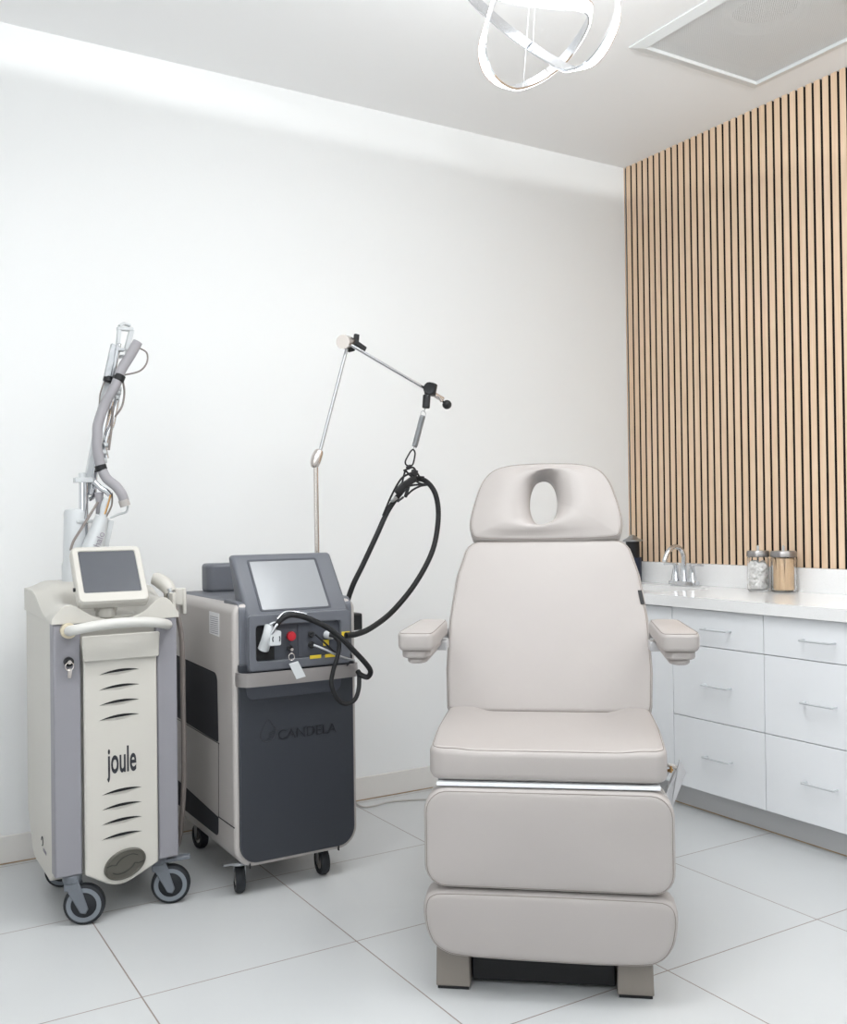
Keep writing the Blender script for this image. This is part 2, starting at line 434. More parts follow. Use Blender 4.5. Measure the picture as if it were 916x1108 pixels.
# jars
def jar(name, c, r, label):
    t = thing(name, label, 'jar', (c[0], c[1], .8755), group='glass jars beside the faucet')
    z = .8757
    MB().lathe([(.001, z), (r*.9, z), (r, z+.008), (r, z+.138), (r*.9, z+.148), (r*.9-.003, z+.148), (r-.0035, z+.136), (r-.0035, z+.012), (r*.85, z+.007), (.001, z+.007)], (c[0], c[1], 0), cap=False, n=40).build('glass_body', 'glass', t)
    l = MB().lathe([(r*.99, z+.146), (r*1.04, z+.148), (r*1.04, z+.166), (r*.97, z+.172), (.001, z+.172)], (c[0], c[1], 0), n=40).build('lid', 'lid', t)
    MB().lathe([(.006, z+.171), (.005, z+.185), (.0065, z+.19), (.001, z+.196)], (c[0], c[1], 0), n=16).build('lid_knob', 'white_p', l)
J1 = (3.372, 2.828); J2 = (3.410, 2.728)
jar('cotton_jar', J1, .045, 'clear glass jar of white cotton with steel lid, left of the stick jar')
jar('stick_jar', J2, .051, 'clear glass jar full of wooden tongue depressors with steel lid')
# cotton: many balls merged, nobody could count them
m = MB()
m.cyl((*J1, .886), (*J1, .996), .031, n=20)
for i in range(170):
    a = random.random()*2*PI; q = .012+.0165*math.sqrt(random.random()); zz = .8757+.021+random.random()*.098
    cx, cy = J1[0]+q*math.cos(a), J1[1]+q*math.sin(a); R = .0125
    pr = [(R*math.sin(PI*k/7), -R*math.cos(PI*k/7)) for k in range(8)]
    m.lathe(pr, (cx, cy, zz), (random.random()-.5, random.random()-.5, 1), n=10)
o = m.build('cotton', 'cotton', loc=(J1[0], J1[1], .884)); tag(o, 'white cotton balls packed inside the left glass jar', 'cotton'); o['kind'] = 'stuff'
# tongue depressors: individuals
proto = None
for i in range(34):
    a = 2*PI*i/20+random.random()*.1; q = .040 if i < 20 else .024
    if i >= 20: a = 2*PI*i/9
    b0 = Vector((J2[0]+q*math.cos(a), J2[1]+q*math.sin(a), .8835))
    tl = random.uniform(-.30, .30); a2 = a+tl
    b1 = Vector((J2[0]+q*1.0*math.cos(a2), J2[1]+q*1.0*math.sin(a2), .8835+.134))
    if proto is None:
        mm = MB(); ol = round_poly([(-.008, 0), (.008, 0), (.008, .134), (-.008, .134)], .0079)
        mm.prism(ol, lambda u, v, d: Vector((u, d, v)), -.0008, .0008)
        proto = mm.build('tongue_depressor', 'stick', loc=(0, 0, 0)); o = proto
    else:
        o = proto.copy(); COL.objects.link(o)
    o.location = b0
    d = (b1-b0).normalized(); nrm = Vector((math.cos(a), math.sin(a), 0)); xx = nrm.cross(d).normalized(); nn = d.cross(xx)
    o.rotation_euler = Matrix((xx, nn, d)).transposed().to_euler()
    tag(o, 'flat pale wooden tongue depressor standing in the right glass jar', 'tongue depressor', 'tongue depressors in the glass jar')

# dispenser tumbler behind chair
T0 = (3.405, 3.625)
t = thing('dispenser_bottle', 'black and navy countertop dispenser with a silver lid, beside the chair back', 'dispenser', (T0[0], T0[1], .8755))
MB().lathe([(.04, .8757), (.043, .88), (.043, .998), (.041, 1.0)], (*T0, 0)).build('lower_body', 'navy', t)
MB().lathe([(.034, 1.0), (.034, 1.075), (.036, 1.079)], (*T0, 0)).build('upper_body', 'black', t)
MB().lathe([(.046, 1.078), (.047, 1.086), (.03, 1.094), (.012, 1.108), (.001, 1.112)], (*T0, 0)).build('lid', 'steel', t)

# ------------------------------------------------------------------ ceiling return grille
v = thing('ceiling_vent', 'square perforated white return air grille in the ceiling', 'vent', (2.966, 2.406, ZC))
fo = [Vector(p) for p in ((2.612, 2.05), (3.318, 2.05), (3.318, 2.76), (2.612, 2.76))]
fi = [Vector(p) for p in ((2.655, 2.095), (3.277, 2.095), (3.277, 2.717), (2.655, 2.717))]
m = MB(); m.rings([[Vector((p.x, p.y, z)) for p in L] for L, z in ((fo, ZC-.0005), (fo, ZC-.006), (fi, ZC-.016), (fi, ZC-.001))], loop=True)
m.build('grille_frame', 'ventf', v, smooth=False)
MB().box(2.656, 3.276, 2.096, 2.716, ZC-.003, ZC-.002).build('perforated_sheet', 'perf', v, smooth=False)
m = MB()
e = .003
q = [(VX0+e, VY0+e), (VX1-e, VY0+e), (VX1-e, VY1-e), (VX0+e, VY1-e)]
m.rings([[Vector((*p, ZC+.001)) for p in q], [Vector((*p, ZC+.05)) for p in q]], cap=False)
m.add([(*p, ZC+.05) for p in q], [(0, 1, 2, 3)])
m.build('plenum', 'duct', v, smooth=False)
dc = (2.90, 2.36)
MB().lathe([(.145, ZC+.012), (.15, ZC+.012), (.15, ZC+.048), (.14, ZC+.048), (.132, ZC+.03), (.14, ZC+.014)], (*dc, 0), cap=False, n=48).lathe([(.12, ZC+.02), (.125, ZC+.02), (.125, ZC+.048), (.12, ZC+.048)], (*dc, 0), cap=False, n=48).build('duct_collar', 'ventf', v)
MB().cyl((*dc, ZC+.044), (*dc, ZC+.049), .118, n=48).build('duct_opening', 'ductd', v)  # solid dark disc painted for the shade inside the duct

# ------------------------------------------------------------------ chandelier
path = [(505, -14, 2.78), (512, 0, 2.92), (545, 30, 3.05), (576, 53, 3.08), (600, 68, 3.0), (618, 76, 2.86), (640, 68, 2.77), (659, 42, 2.74),
        (669, 8, 2.78), (658, -38, 2.85), (620, -66, 2.95), (572, -50, 2.98), (541, -14, 2.90), (526, 24, 2.82), (521, 55, 2.80), (530, 82, 2.83), (552, 96, 2.92), (580, 88, 3.02),
        (606, 69, 3.07), (626, 44, 3.03), (639, 18, 2.92), (632, 6, 2.78), (600, 3, 2.70), (560, -2, 2.68), (525, -10, 2.71)]
P = catmull([pd_(*p) for p in path], 10, True)
cen = pd_(590, 5, 2.88)
la = thing('chandelier', 'interlaced chrome ribbon pendant lamp with glowing white edges', 'lamp', (cen.x, cen.y, cen.z))
K = len(P); chrome = []; glow = []
fr = []
prevW = None
for i in range(K):
    t = (P[(i+1) % K]-P[i-1]).normalized(); n = (P[i]-cen); n = (n-t*n.dot(t)).normalized(); w = t.cross(n)
    fr.append((P[i], n, w))
for it in range(3):   # smooth the frames
    nf = []
    for i in range(K):
        n = sum((fr[(i+k) % K][1] for k in (-3, -2, -1, 0, 1, 2, 3)), Vector()).normalized()
        t = (P[(i+1) % K]-P[i-1]).normalized(); n = (n-t*n.dot(t)).normalized(); nf.append((P[i], n, t.cross(n)))
    fr = nf
W2, TH = .0165, .007
def strip(a, b, c, d):
    return [[p+n*u+w*v for u, v in ((a, c), (b, c), (b, d), (a, d))] for p, n, w in fr]
MB().rings(strip(-TH, 0, -W2, W2), loop=True).build('metal_band', 'chrome', la, ang=60)
MB().rings(strip(.0003, TH*.35, -W2*.85, W2*.85), loop=True).build('led_band', 'glow', la, ang=60)
m = MB(); m.rings([[p+n*(TH*.3)+w*(W2+.0014)+n*u*.0012+w*v*.0012 for u, v in ((1, 0), (0, 1), (-1, 0), (0, -1))] for p, n, w in fr], loop=True)
m.build('led_rope_edge', 'ledrope', la)
m = MB()
for pp in (P[30], P[100], P[165]):
    m.cyl((pp.x, pp.y, pp.z), (cen.x+(pp.x-cen.x)*.4, cen.y+(pp.y-cen.y)*.4, ZC-.03), .0006, n=6)
m.build('suspension_wire', 'steel', la)
MB().lathe([(.06, -.03), (.065, -.028), (.065, -.0005), (.001, -.0005)], (cen.x, cen.y, ZC)).build('ceiling_canopy', 'chrome', la)

# ------------------------------------------------------------------ treatment chair
OX, OY = 1.531, 1.949
ch = thing('treatment_chair', 'pale grey padded treatment chair with armrests and face hole headrest', 'chair', (OX, OY, 0), math.radians(-38.9))
def XZ(tilt=0, o=(0, 0, 0)):
    """front-facing plane: (a right, b up, d outward to the viewer)"""
    ct_, st = math.cos(tilt), math.sin(tilt)
    def fn(a, b, d):
        return Vector((o[0]+a, o[1]+b*st-d*ct_, o[2]+b*ct_+d*st))
    return fn
def cushion(name, outline, t, r, fn, dome=.01, disp=None, n=112, parent=ch, mk='vinyl', hole=None, piping=True, pin=.30, back=True):
    o = resample(outline, n); N = n
    c = sum(o, Vector((0, 0)))/N
    nr = []
    for i in range(N):
        tg = (o[(i+1) % N]-o[i-1]).normalized(); nr.append(Vector((tg.y, -tg.x)))
    area = sum(o[i].x*o[(i+1) % N].y-o[(i+1) % N].x*o[i].y for i in range(N))
    if area < 0: nr = [-q for q in nr]
    disp = disp or (lambda a, b: 0)
    def ring(ins, d, sc=1.):
        return [fn(*((p-q*ins-c)*sc+c), d+(disp(*((p-q*ins-c)*sc+c)) if d > 0 else 0)) for p, q in zip(o, nr)]
    rings = []
    E = 6
    for k in range(E+1):                       # back half edge
        a = PI/2*k/E; rings.append(ring(r*(1-math.sin(a)), -t/2+r*(1-math.cos(a))*.5 if False else -t/2+r*(1-math.cos(a))))
    for k in range(E+1):
        a = PI/2*k/E; rings.append(ring(r*(1-math.cos(a)), t/2-r+r*math.sin(a)))
    mb = MB()
    if hole is None:
        for s in (.975, .93, .86, .68, .48, .27, .1):
            rings.append(ring(r, t/2+dome*(1-s*s)**.8, s))
        mb.rings(rings)
    else:
        h = resample(hole, N); k0 = min(range(N), key=lambda i: (h[i]-o[0]).length); h = h[k0:]+h[:k0]
        def lr(f, d):
            return [fn(*((p-q*r).lerp(hh, f)), d) for p, q, hh in zip(o, nr, h)]
        for f_, d_ in ((.2, t/2+dome*.5), (.45, t/2+dome*.9), (.65, t/2+dome), (.8, t/2+dome*.55), (.9, t/2-.003), (.97, t/2-.018), (1., t/2-.035)):
            rings.append(lr(f_, d_))
        rings.append(lr(1., -t/2+.004)); rings.append(lr(.9, -t/2))
        mb.rings(rings, loop=True)
    ob = mb.build(name, mk, parent, local=True, ang=75)
    if piping:
        a = PI*pin
        rg = ring(r*(1-math.cos(a/1.0))*1.0, t/2-r+r*math.sin(a)+.0003)
        MB().tube(rg, .0010, n=6, closed=True, smooth=0).build('stitching', 'stitch', ob, local=True)
    return ob

# pads are built in the local frame of the chair: x right, y away from the viewer, z up
cushion('leg_pad', round_poly([(-.306, .281), (.306, .278), (.306, .528), (-.306, .528)], [.055, .055, .06, .06], 8), .072, .018, XZ(0, (0, -.032, 0)), .006)
fp = [(-.288, .271), (-.303, .258), (-.310, .235), (-.310, .205), (-.303, .168), (-.288, .138), (-.262, .118), (-.225, .108), (-.12, .103), (0, .101), (.12, .100), (.225, .103), (.262, .112), (.288, .133), (.303, .164), (.310, .205), (.310, .235), (.303, .256), (.288, .269), (.26, .275), (.13, .277), (0, .278), (-.13, .278), (-.26, .277)]
fp = [Vector((q.x, q.y)) for q in catmull([(a_, b_, 0) for a_, b_ in fp], 6, True)]
cushion('foot_pad', fp, .085, .02, XZ(-.06, (0, -.008, 0)), .002)
def seat_disp(a, b):
    e = max(0., min(1., (abs(a)-.17)/.07)); e = e*e*(3-2*e)
    return .010*e*max(0, min(1, (b+.1)/.5)) + .004*e - .009*max(0, (b-.1)/.4)
def TOP(o):
    return lambda a, b, d: Vector((o[0]+a, o[1]+b, o[2]+d))
cushion('seat_pad', round_poly([(-.292, -.058), (.292, -.058), (.302, .20), (.302, .50), (-.302, .50), (-.302, .20)], [.04, .04, .1, .04, .04, .1], 8), .079, .02, TOP((0, 0, .5835)), .0, seat_disp)
TB = math.radians(25.4)
bo = [(-.307, 0), (.307, 0), (.316, .14), (.312, .30), (.294, .45), (.258, .576), (-.258, .576), (-.294, .45), (-.312, .30), (-.316, .14)]
cushion('back_pad', round_poly(bo, [.02, .02, .2, .3, .2, .055, .055, .2, .3, .2], 6), .075, .018, XZ(TB, (0, .520, .592)), .008)
ho = [(-.225, .0), (-.10, -.006), (.10, -.006), (.225, .0), (.250, .022), (.256, .065), (.242, .135), (.218, .205), (.180, .250), (.115, .270), (0, .275), (-.115, .270), (-.180, .250), (-.218, .205), (-.242, .135), (-.256, .065), (-.250, .022)]
ho = [Vector((q.x*.975, q.y)) for q in catmull([(a_, b_, 0) for a_, b_ in ho], 8, True)]
hc = [Vector((math.copysign(abs(math.cos(2*PI*k/64))**.85, math.cos(2*PI*k/64))*.046-.006, math.copysign(abs(math.sin(2*PI*k/64))**.95, math.sin(2*PI*k/64))*.090+.143)) for k in range(64)]
cushion('headrest', ho, .075, .018, XZ(TB*.86, (-.004, .757, 1.117)), .018, hole=hc, pin=.28)
# brand tab on the back pad's right side
fnb = XZ(TB, (0, .520, .592))
tb = MB(); tb.add([fnb(a, b, d) for a, b in ((.289, .350), (.301, .350), (.294, .395), (.282, .395)) for d in (.036, .0405)], [(0, 2, 4, 6), (1, 7, 5, 3), (0, 1, 3, 2), (2, 3, 5, 4), (4, 5, 7, 6), (6, 7, 1, 0)])
tb.build('fabric_tag', 'black', ch, local=True, label='small black fabric tag', smooth=False)
# shells and frame
MB().box(-.27, .27, .0, .46, .505, .536).build('seat_frame', 'chair_metal', ch, local=True, bevel=.008)
MB().box(-.273, .273, -.056, -.012, .5315, .5405).build('front_rail', 'cab', ch, local=True, bevel=.001)
MB().prism(round_poly([(-.30, .29), (.30, .29), (.30, .5335), (-.30, .5335)], .055), XZ(0, (0, 0, 0)), -.018, -.006).build('leg_panel', 'chair_metal', ch, local=True, bevel=.002)
m = MB(); m.box(-.20, .20, .02, .035, .18, .44).box(-.235, -.2, .0, .03, .15, .50).box(.2, .235, .0, .03, .15, .50)
m.build('leg_support', 'black', ch, local=True)
MB().prism([(-.27, .02), (.27, .02), (.25, .50), (-.25, .50)], XZ(TB, (0, .56, .60)), -.02, .004).build('back_panel', 'chair_metal', ch, local=True, bevel=.01)
m = MB(); fb = XZ(TB, (0, .56, .60)); m.prism([(-.05, .42), (.05, .42), (.05, .585), (-.05, .585)], fb, -.012, -.004)
m.build('headrest_bracket', 'steel', ch, local=True)
for sx in (-.2, .2): MB().beam((sx, .42, .49), (sx, .62, .7), .03, .012).build('back_hinge', 'hing', ch, local=True)
# column and base
MB().box(-.17, .17, .16, .46, .075, .30).box(-.14, .14, .18, .44, .30, .51).build('lift_column', 'post', ch, local=True, bevel=.006)
MB().box(-.198, .164, .03, .62, .014, .155).build('base_cover', 'base_black', ch, local=True, bevel=.004)
for sx in (-1, 1):
    xa, xb = (.166, .256) if sx > 0 else (-.288, -.200)
    p = MB().add([Vector((x, y_, z)) for x, y_, z in ((xa, 0, .008), (xb, 0, .008), (xb-.004, 0, .165), (xa+.004, 0, .165), (xa, .66, .008), (xb, .66, .008), (xb-.004, .62, .09), (xa+.004, .62, .09))],
            [(0, 1, 2, 3), (4, 7, 6, 5), (0, 4, 5, 1), (3, 2, 6, 7), (1, 5, 6, 2), (0, 3, 7, 4)]).build('base_foot', 'post', ch, local=True, bevel=.003)
    MB().box(xa+.004, xb-.004, .004, .64, 0, .009).build('foot_glide', 'black', p, local=True)
# armrests
for sx in (-1, 1):
    A = lambda a, b, d, sx=sx: Vector((sx*a, b, d))
    ol = [(.298, .47), (.296, .13), (.30, .085), (.388, .085), (.398, .13), (.385, .47)]
    if sx < 0: pass
    cushion('armrest_pad', round_poly(ol, [.035, .03, .018, .018, .03, .035], 6), .048, .012, lambda a, b, d, sx=sx: Vector((sx*(a-.002), b, .871+d)), .004, n=72)
    MB().prism(round_poly([(.308, .40), (.306, .125), (.322, .10), (.372, .10), (.384, .125), (.374, .40)], .02), A, .825, .849).prism(round_poly([(.318, .38), (.318, .14), (.33, .112), (.362, .112), (.372, .14), (.366, .38)], .018), A, .810, .827).build('armrest_base', 'vinyl', ch, local=True, bevel=.006, label='lower tiers of the armrest')
    MB().box(*sorted((sx*.292, sx*.345)), .37, .44, .812, .838).build('armrest_bracket', 'hing', ch, local=True, bevel=.002)
    MB().tube([(sx*.335, .43, .838), (sx*.335, .52, .838), (sx*.332, .60, .836), (sx*.315, .655, .83), (sx*.24, .69, .82)], .016, n=20).build('armrest_pivot', 'hing', ch, local=True)
# release lever plate at the right
def CHP(px, py, d):                    # local point of the chair seen at a pixel, at optical depth d
    w = pd_(px, py, d)-Vector((OX, OY, 0)); a = math.radians(38.9)
    return Vector((w.x*math.cos(a)-w.y*math.sin(a), w.x*math.sin(a)+w.y*math.cos(a), w.z))
m = MB()
a0, a1, a2, a3, a4 = CHP(735, 822, 2.62), CHP(742, 836, 2.62), CHP(725, 880, 2.60), CHP(716, 868, 2.60), CHP(731, 833, 2.62)
ring1 = [a0, a1, a2, a3, a4]
m.rings([ring1, [p+Vector((0, .004, 0)) for p in ring1]])
ring2 = [a4, a3, a3+Vector((.002, .03, 0)), a4+Vector((.002, .03, 0))]
m.rings([ring2, [p+Vector((.003, 0, 0)) for p in ring2]])
lv = m.build('release_lever', 'hing', ch, local=True, smooth=False)
MB().tube([CHP(722, 828, 2.62), CHP(728, 829, 2.62), CHP(734, 833, 2.63)], .0055).build('lever_arm', 'chair_metal', lv, local=True)
MB().cyl(CHP(721, 834, 2.62), CHP(727, 833, 2.60), .004).cyl(CHP(725.5, 836, 2.6), CHP(725.5, 829, 2.6), .0035).build('lever_pin', 'gold', lv, local=True, label='brass lever pin')
MB().beam(CHP(718, 842, 2.62), CHP(722, 834, 2.62), .012, .008).build('lever_mount', 'hing', ch, local=True)

# ------------------------------------------------------------------ cream laser console (left)
JX0, JX1, JY0, JY1 = .553, .921, 3.03, 3.50
jo = thing('laser_console', 'cream and lilac wheeled laser machine lettered joule, with tilted screen', 'laser machine', (.737, 3.27, 0))
XZp = lambda Y: (lambda a, b, d: Vector((a, Y-d, b)))
# cream body with a chamfered rear foot
YZ = lambda a, b, d: Vector((d, a, b))
prof = [(3.055, .155), (3.12, .12), (3.40, .118), (JY1, .25), (JY1, .93), (3.055, .915)]
MB().prism(round_poly(prof, [.004, .02, .05, .03, .01, .004]), YZ, JX0, JX1).build('body_shell', 'cream', jo, bevel=.006)
for xa, xb in ((JX0-.001, .631), (.857, JX1+.001)):
    MB().box(xa, xb, JY0, 3.085, .152, .913).build('corner_column', 'lilac', jo, bevel=.006, label='lilac grey corner column')
pan = [(.636, .150), (.70, .112), (.72, .105), (.737, .103), (.756, .105), (.775, .112), (.855, .150), (.855, .855), (.636, .855)]
MB().prism(pan, XZp(3.034), 0, .014).build('front_panel', 'cream', jo, bevel=.006)
MB().prism(round_poly([(.633, .785), (.858, .785), (.862, .862), (.629, .862)], .006), XZp(3.018), 0, .01).build('front_drawer', 'cream', jo, bevel=.003)
# louvres
fY = 3.0195
def louvre(cx, z):
    m = MB(); n = 16; up = []; lo = []; lp = []
    for k in range(n+1):
        t_ = k/n; x = cx-.060+.120*t_; arch = math.sin(PI*t_)**.8
        zt = z+.010*arch+.008*t_-.002; up.append((x, zt)); lo.append((x, zt-.0075*math.sin(PI*t_))); lp.append((x, zt-.016*math.sin(PI*t_)))
    top = [Vector((x, fY+.0004-.0010, zz)) for x, zz in up]; mid = [Vector((x, fY-.0004, zz)) for x, zz in lo]; lip = [Vector((x, fY-.0045*math.sin(PI*k/n), zz)) for k, (x, zz) in enumerate(lo)]
    bot = [Vector((x, fY+.0002, zz)) for x, zz in lp]
    m.rings([top, mid], cap=False, closed=False, m=1)  # dark faces paint the shade of a recess that is not modelled
    m.rings([mid, lip], cap=False, closed=False, m=1)
    m.rings([lip, bot], cap=False, closed=False, m=0)
    m.build('vent_louvre', ['cream', 'slot'], jo)
for yy in (728, 744.5, 761, 777, 857, 873, 889, 905):
    p = py_(129 if yy < 800 else 132, yy, 3.02); louvre(p.x, p.z)
p = py_(132, 823, 3.02)
text('machine_lettering', 'joule', 'ink', jo, lambda u, v_, d: Vector((p.x+u, 3.0198-d, p.z+v_)), .110, .40, bold=.002)
# medallion
p = py_(135, 935, 3.02); mc = Vector((p.x, 3.0195, p.z+.002))
ell = lambda s, y, k=0: [mc+Vector((.062*s*math.cos(2*PI*i/48), y, .044*s*math.sin(2*PI*i/48)+.010*s*math.cos(2*PI*i/48))) for i in range(48)]
md = MB().rings([ell(1, .001), ell(1, -.006), ell(.93, -.009), ell(.88, -.006), ell(.3, -.0085)]).build('medallion', 'medal', jo, label='dark oval medallion')
sw = [(-.056, .0), (-.04, .004), (-.028, .002), (-.022, .010), (-.006, .022), (.02, .028), (.038, .022)]
MB().tube([mc+Vector((a, -.0085, b)) for a, b in sw], .0016, n=6).tube([mc+Vector((-a, -.0085, -b+.002)) for a, b in sw], .0016, n=6).build('medallion_swirl', 'medal_d', md)
# top cover
nx, ny = 28, 20; top = MB(); vs = []; fs = []
def cover(u, w):
    """u across, w front->rear"""
    sm = lambda a, b, x: (lambda q: q*q*(3-2*q))(max(0, min(1, (x-a)/(b-a))))
    rear = .985+.022*sm(.0, .2, u)*sm(0, .2, 1-u)*1.0
    rim = .928+.030*math.exp(-((u-.14)/.12)**2)+.040*math.exp(-((u-.86)/.11)**2)-.0*u
    rim -= .022*math.exp(-((u-.5)/.22)**2)
    rim -= .02*sm(.93, 1, u)+.02*sm(.07, 0, u)
    dish = -.012*math.exp(-((u-.5)/.25)**2)*math.exp(-((w-.25)/.2)**2)
    k = sm(.18, .72, w)
    return rim*(1-k)+rear*k+dish
for i in range(nx+1):
    for j in range(ny+1):
        u, w = i/nx, j/ny
        vs.append((JX0-.006+(JX1-JX0+.012)*u, JY0-.006+(JY1+.004-JY0)*w, cover(u, w)))
for i in range(nx):
    for j in range(ny):
        a = i*(ny+1)+j; fs.append((a, a+ny+1, a+ny+2, a+1))
# skirt
border = [i*(ny+1) for i in range(nx+1)]+[nx*(ny+1)+j for j in range(1, ny+1)]+[i*(ny+1)+ny for i in range(nx-1, -1, -1)]+[j for j in range(ny-1, 0, -1)]
b0 = len(vs)
for k in border:
    x, y_, z = vs[k]; w = (y_-JY0)/(JY1-JY0); vs.append((x, y_, .9+.012*w))
n_ = len(border)
for k in range(n_): fs.append((border[k], b0+k, b0+(k+1) % n_, border[(k+1) % n_]))
fs.append(tuple(b0+k for k in range(n_)))
top.add(vs, fs); top.build('top_cover', 'cream', jo, bevel=.006, seg=3, ang=50)
# screen
sx0, sx1 = .621, .832; sb_, st_ = Vector((0, 3.008, .957)), Vector((0, 3.128, 1.122))
upv = (st_-sb_); hgt = upv.length; upv.normalize(); nv = Vector((0, -upv.z, upv.y))
SF = lambda a, b, d: Vector((a, sb_.y, sb_.z))+upv*b+nv*d
scn = MB().prism(round_poly([(sx0, 0), (sx1, 0), (sx1, hgt), (sx0, hgt)], .016), SF, -.03, .004).build('screen_housing', 'cream', jo, bevel=.006, seg=3)
MB().annulus(round_poly([(sx0+.002, .002), (sx1-.002, .002), (sx1-.002, hgt-.002), (sx0+.002, hgt-.002)], .015), round_poly([(sx0+.02, .035), (sx1-.02, .035), (sx1-.02, hgt-.018), (sx0+.02, hgt-.018)], .002), SF, .002, .009).build('screen_bezel', 'cream', scn, bevel=.003)
MB().prism([(sx0+.018, .033), (sx1-.018, .033), (sx1-.018, hgt-.016), (sx0+.018, hgt-.016)], SF, .003, .0052).build('display', 'scr', scn, label='dark glass display', smooth=False)
MB().cyl(SF(sx0-.006, .06, -.012), SF(sx0+.004, .06, -.012), .006).build('screen_button', 'black', scn)
MB().cyl((.715, 3.075, .91), (.715, 3.075, .985), .030).box(.685, .745, 3.055, 3.10, .93, .95).build('screen_mount', 'cream', jo, bevel=.002)
# handle
hp = [(75, 683, 3.02), (76, 682.5, 2.98), (84, 681, 2.955), (105, 677, 2.945), (130, 674, 2.94), (155, 673, 2.945), (172, 674, 2.96), (180, 675.5, 2.99), (181, 676, 3.03)]
hb = MB().tube([py_(*q) for q in hp], .0152, n=16).build('push_handle', 'handle', jo)
q0 = py_(74, 682.5, 3.02)
MB().cyl((q0.x, 3.031, q0.z), (q0.x, 3.012, q0.z), .023).build('handle_ring', 'cream_y', hb)
# key
q0 = py_(74, 716, 3.028)
lk = MB().cyl((q0.x, 3.031, q0.z), (q0.x, 3.018, q0.z), .014).build('key_lock', 'black', jo)
MB().cyl((q0.x, 3.02, q0.z), (q0.x, 3.010, q0.z), .006).tube([(q0.x+.012*math.sin(a), 3.012, q0.z-.012-.012*math.cos(a)) for a in [2*PI*k/10 for k in range(10)]], .0012, n=6, closed=True).prism(round_poly([(q0.x-.006, q0.z-.045), (q0.x+.004, q0.z-.048), (q0.x+.008, q0.z-.02), (q0.x-.004, q0.z-.018)], .003), XZp(3.014), 0, .002).build('key', 'chrome_w', lk)
# side mark
q0 = px_(46, 910, JX0-.001)
m = MB(); m.tube([q0+Vector((-.0012, .022*math.cos(a)*.5, .014*math.sin(a))) for a in [2*PI*k/14 for k in range(12)]], .0012, n=6)
m.build('side_mark', 'ink', jo)
text('side_lettering', 'sciton', 'inkl', jo, lambda u, v_, d: q0+Vector((-.0005-d, -.04-u, v_-.02)), .022, 1.)
# casters
def caster(parent, c, r, w, yaw, arm, hub, name='caster', plate_z=.15, lever=None, ringc='wheelgrey'):
    """c: wheel ground point (x, y), yaw: axle direction"""
    ax = Vector((math.cos(yaw), math.sin(yaw), 0)); o = Vector((c[0], c[1], r)); fwd = Vector((-ax.y, ax.x, 0))
    p = MB()
    mx_ = o+fwd*arm
    p.lathe([(.024, plate_z-.03), (.028, plate_z-.022), (.028, plate_z-.004), (.001, plate_z-.004)], (mx_.x, mx_.y, 0), n=24)
    for s in (-1, 1):
        off = ax*(s*(w/2+.004))
        pts = [o+off+Vector((0, 0, -.010)), mx_+off*.9+Vector((0, 0, plate_z-.026-r))]
        d = (pts[1]-pts[0]).normalized(); side = d.cross(ax).normalized()
        ring = [pts[0]-side*.013-d*.006, pts[0]+side*.0-d*.016, pts[0]+side*.013-d*.006, pts[1]+side*.022, pts[1]-side*.022]
        p.rings([[q+ax*.003 for q in ring], [q-ax*.003 for q in ring]])
    a_ = mx_+Vector((0, 0, plate_z-.04-r)); p.beam(a_-ax*(w/2+.006), a_+ax*(w/2+.006), .04, .022)
    cs = p.build(name, hub, parent, bevel=.003)
    wl = MB().lathe([(.001, -w/2+.002), (r*.42, -w/2), (r*.5, -w/2+.003), (r*.86, -w/2+.001), (r*.97, -w/2+.004), (r, -w/4), (r, w/4), (r*.97, w/2-.004), (r*.86, w/2-.001), (r*.5, w/2-.003), (r*.42, w/2), (.001, w/2-.002)], o, ax, n=40)
    wl.build('wheel', 'tread', cs)
    for s in (-1, 1):
        MB().lathe([(r*.62, 0), (r*.62, .0018), (r*.84, .0018), (r*.84, 0)], o+ax*s*(w/2-.0025), ax*s, n=40, cap=False).build('wheel_ring', ringc, cs)
    if lever:
        a_ = mx_+Vector((0, 0, plate_z-.022-r)); b_ = a_+Vector(lever)
        sd = Vector(lever).cross(Vector((0, 0, 1))).normalized()
        q = MB(); ring = [a_+sd*.02, a_-sd*.02, b_-sd*.012, b_+sd*.012]
        q.rings([[v_+Vector((0, 0, .006)) for v_ in ring], [v_-Vector((0, 0, .006)) for v_ in ring]])
        q.build('brake_lever', hub, cs, bevel=.003)
    return cs
caster(jo, (.638, 3.045), .060, .034, math.radians(-112), -.035, 'bluegrey', plate_z=.156)
caster(jo, (.905, 3.065), .060, .034, math.radians(-112), -.035, 'bluegrey', plate_z=.156, lever=(.09, -.03, .006))
caster(jo, (.640, 3.40), .052, .03, math.radians(-110), -.03, 'black', plate_z=.135)
caster(jo, (.870, 3.42), .052, .03, math.radians(-70), -.03, 'black', plate_z=.135)
# side holster, handpiece and hose on the right
hol = MB()
g = Vector((.928, 3.13, .955))
hol.box(.918, .930, 3.06, 3.16, .915, .975).prism(round_poly([(.926, .93), (.975, .93), (.978, .985), (.926, .985)], .006), XZp(3.12), -.012, .012).box(.965, .978, 3.105, 3.135, .90, .985)
hol.build('side_holster', 'cream', jo, bevel=.004)
hand = MB().tube([py_(165, 626, 3.16), py_(172, 628, 3.15), py_(180, 634, 3.13), py_(185, 642, 3.11)], lambda t: .018+.006*math.sin(PI*t), n=16)
hand.build('side_handpiece', 'cream', jo)
MB().tube([py_(184, 640, 3.11), py_(187, 652, 3.10), py_(193, 670, 3.10), py_(197, 700, 3.12), py_(198, 760, 3.14), py_(199, 830, 3.16), py_(197, 880, 3.18), py_(192, 915, 3.24), py_(178, 925, 3.3)], .0085, n=12).build('side_hose', 'cable', jo)
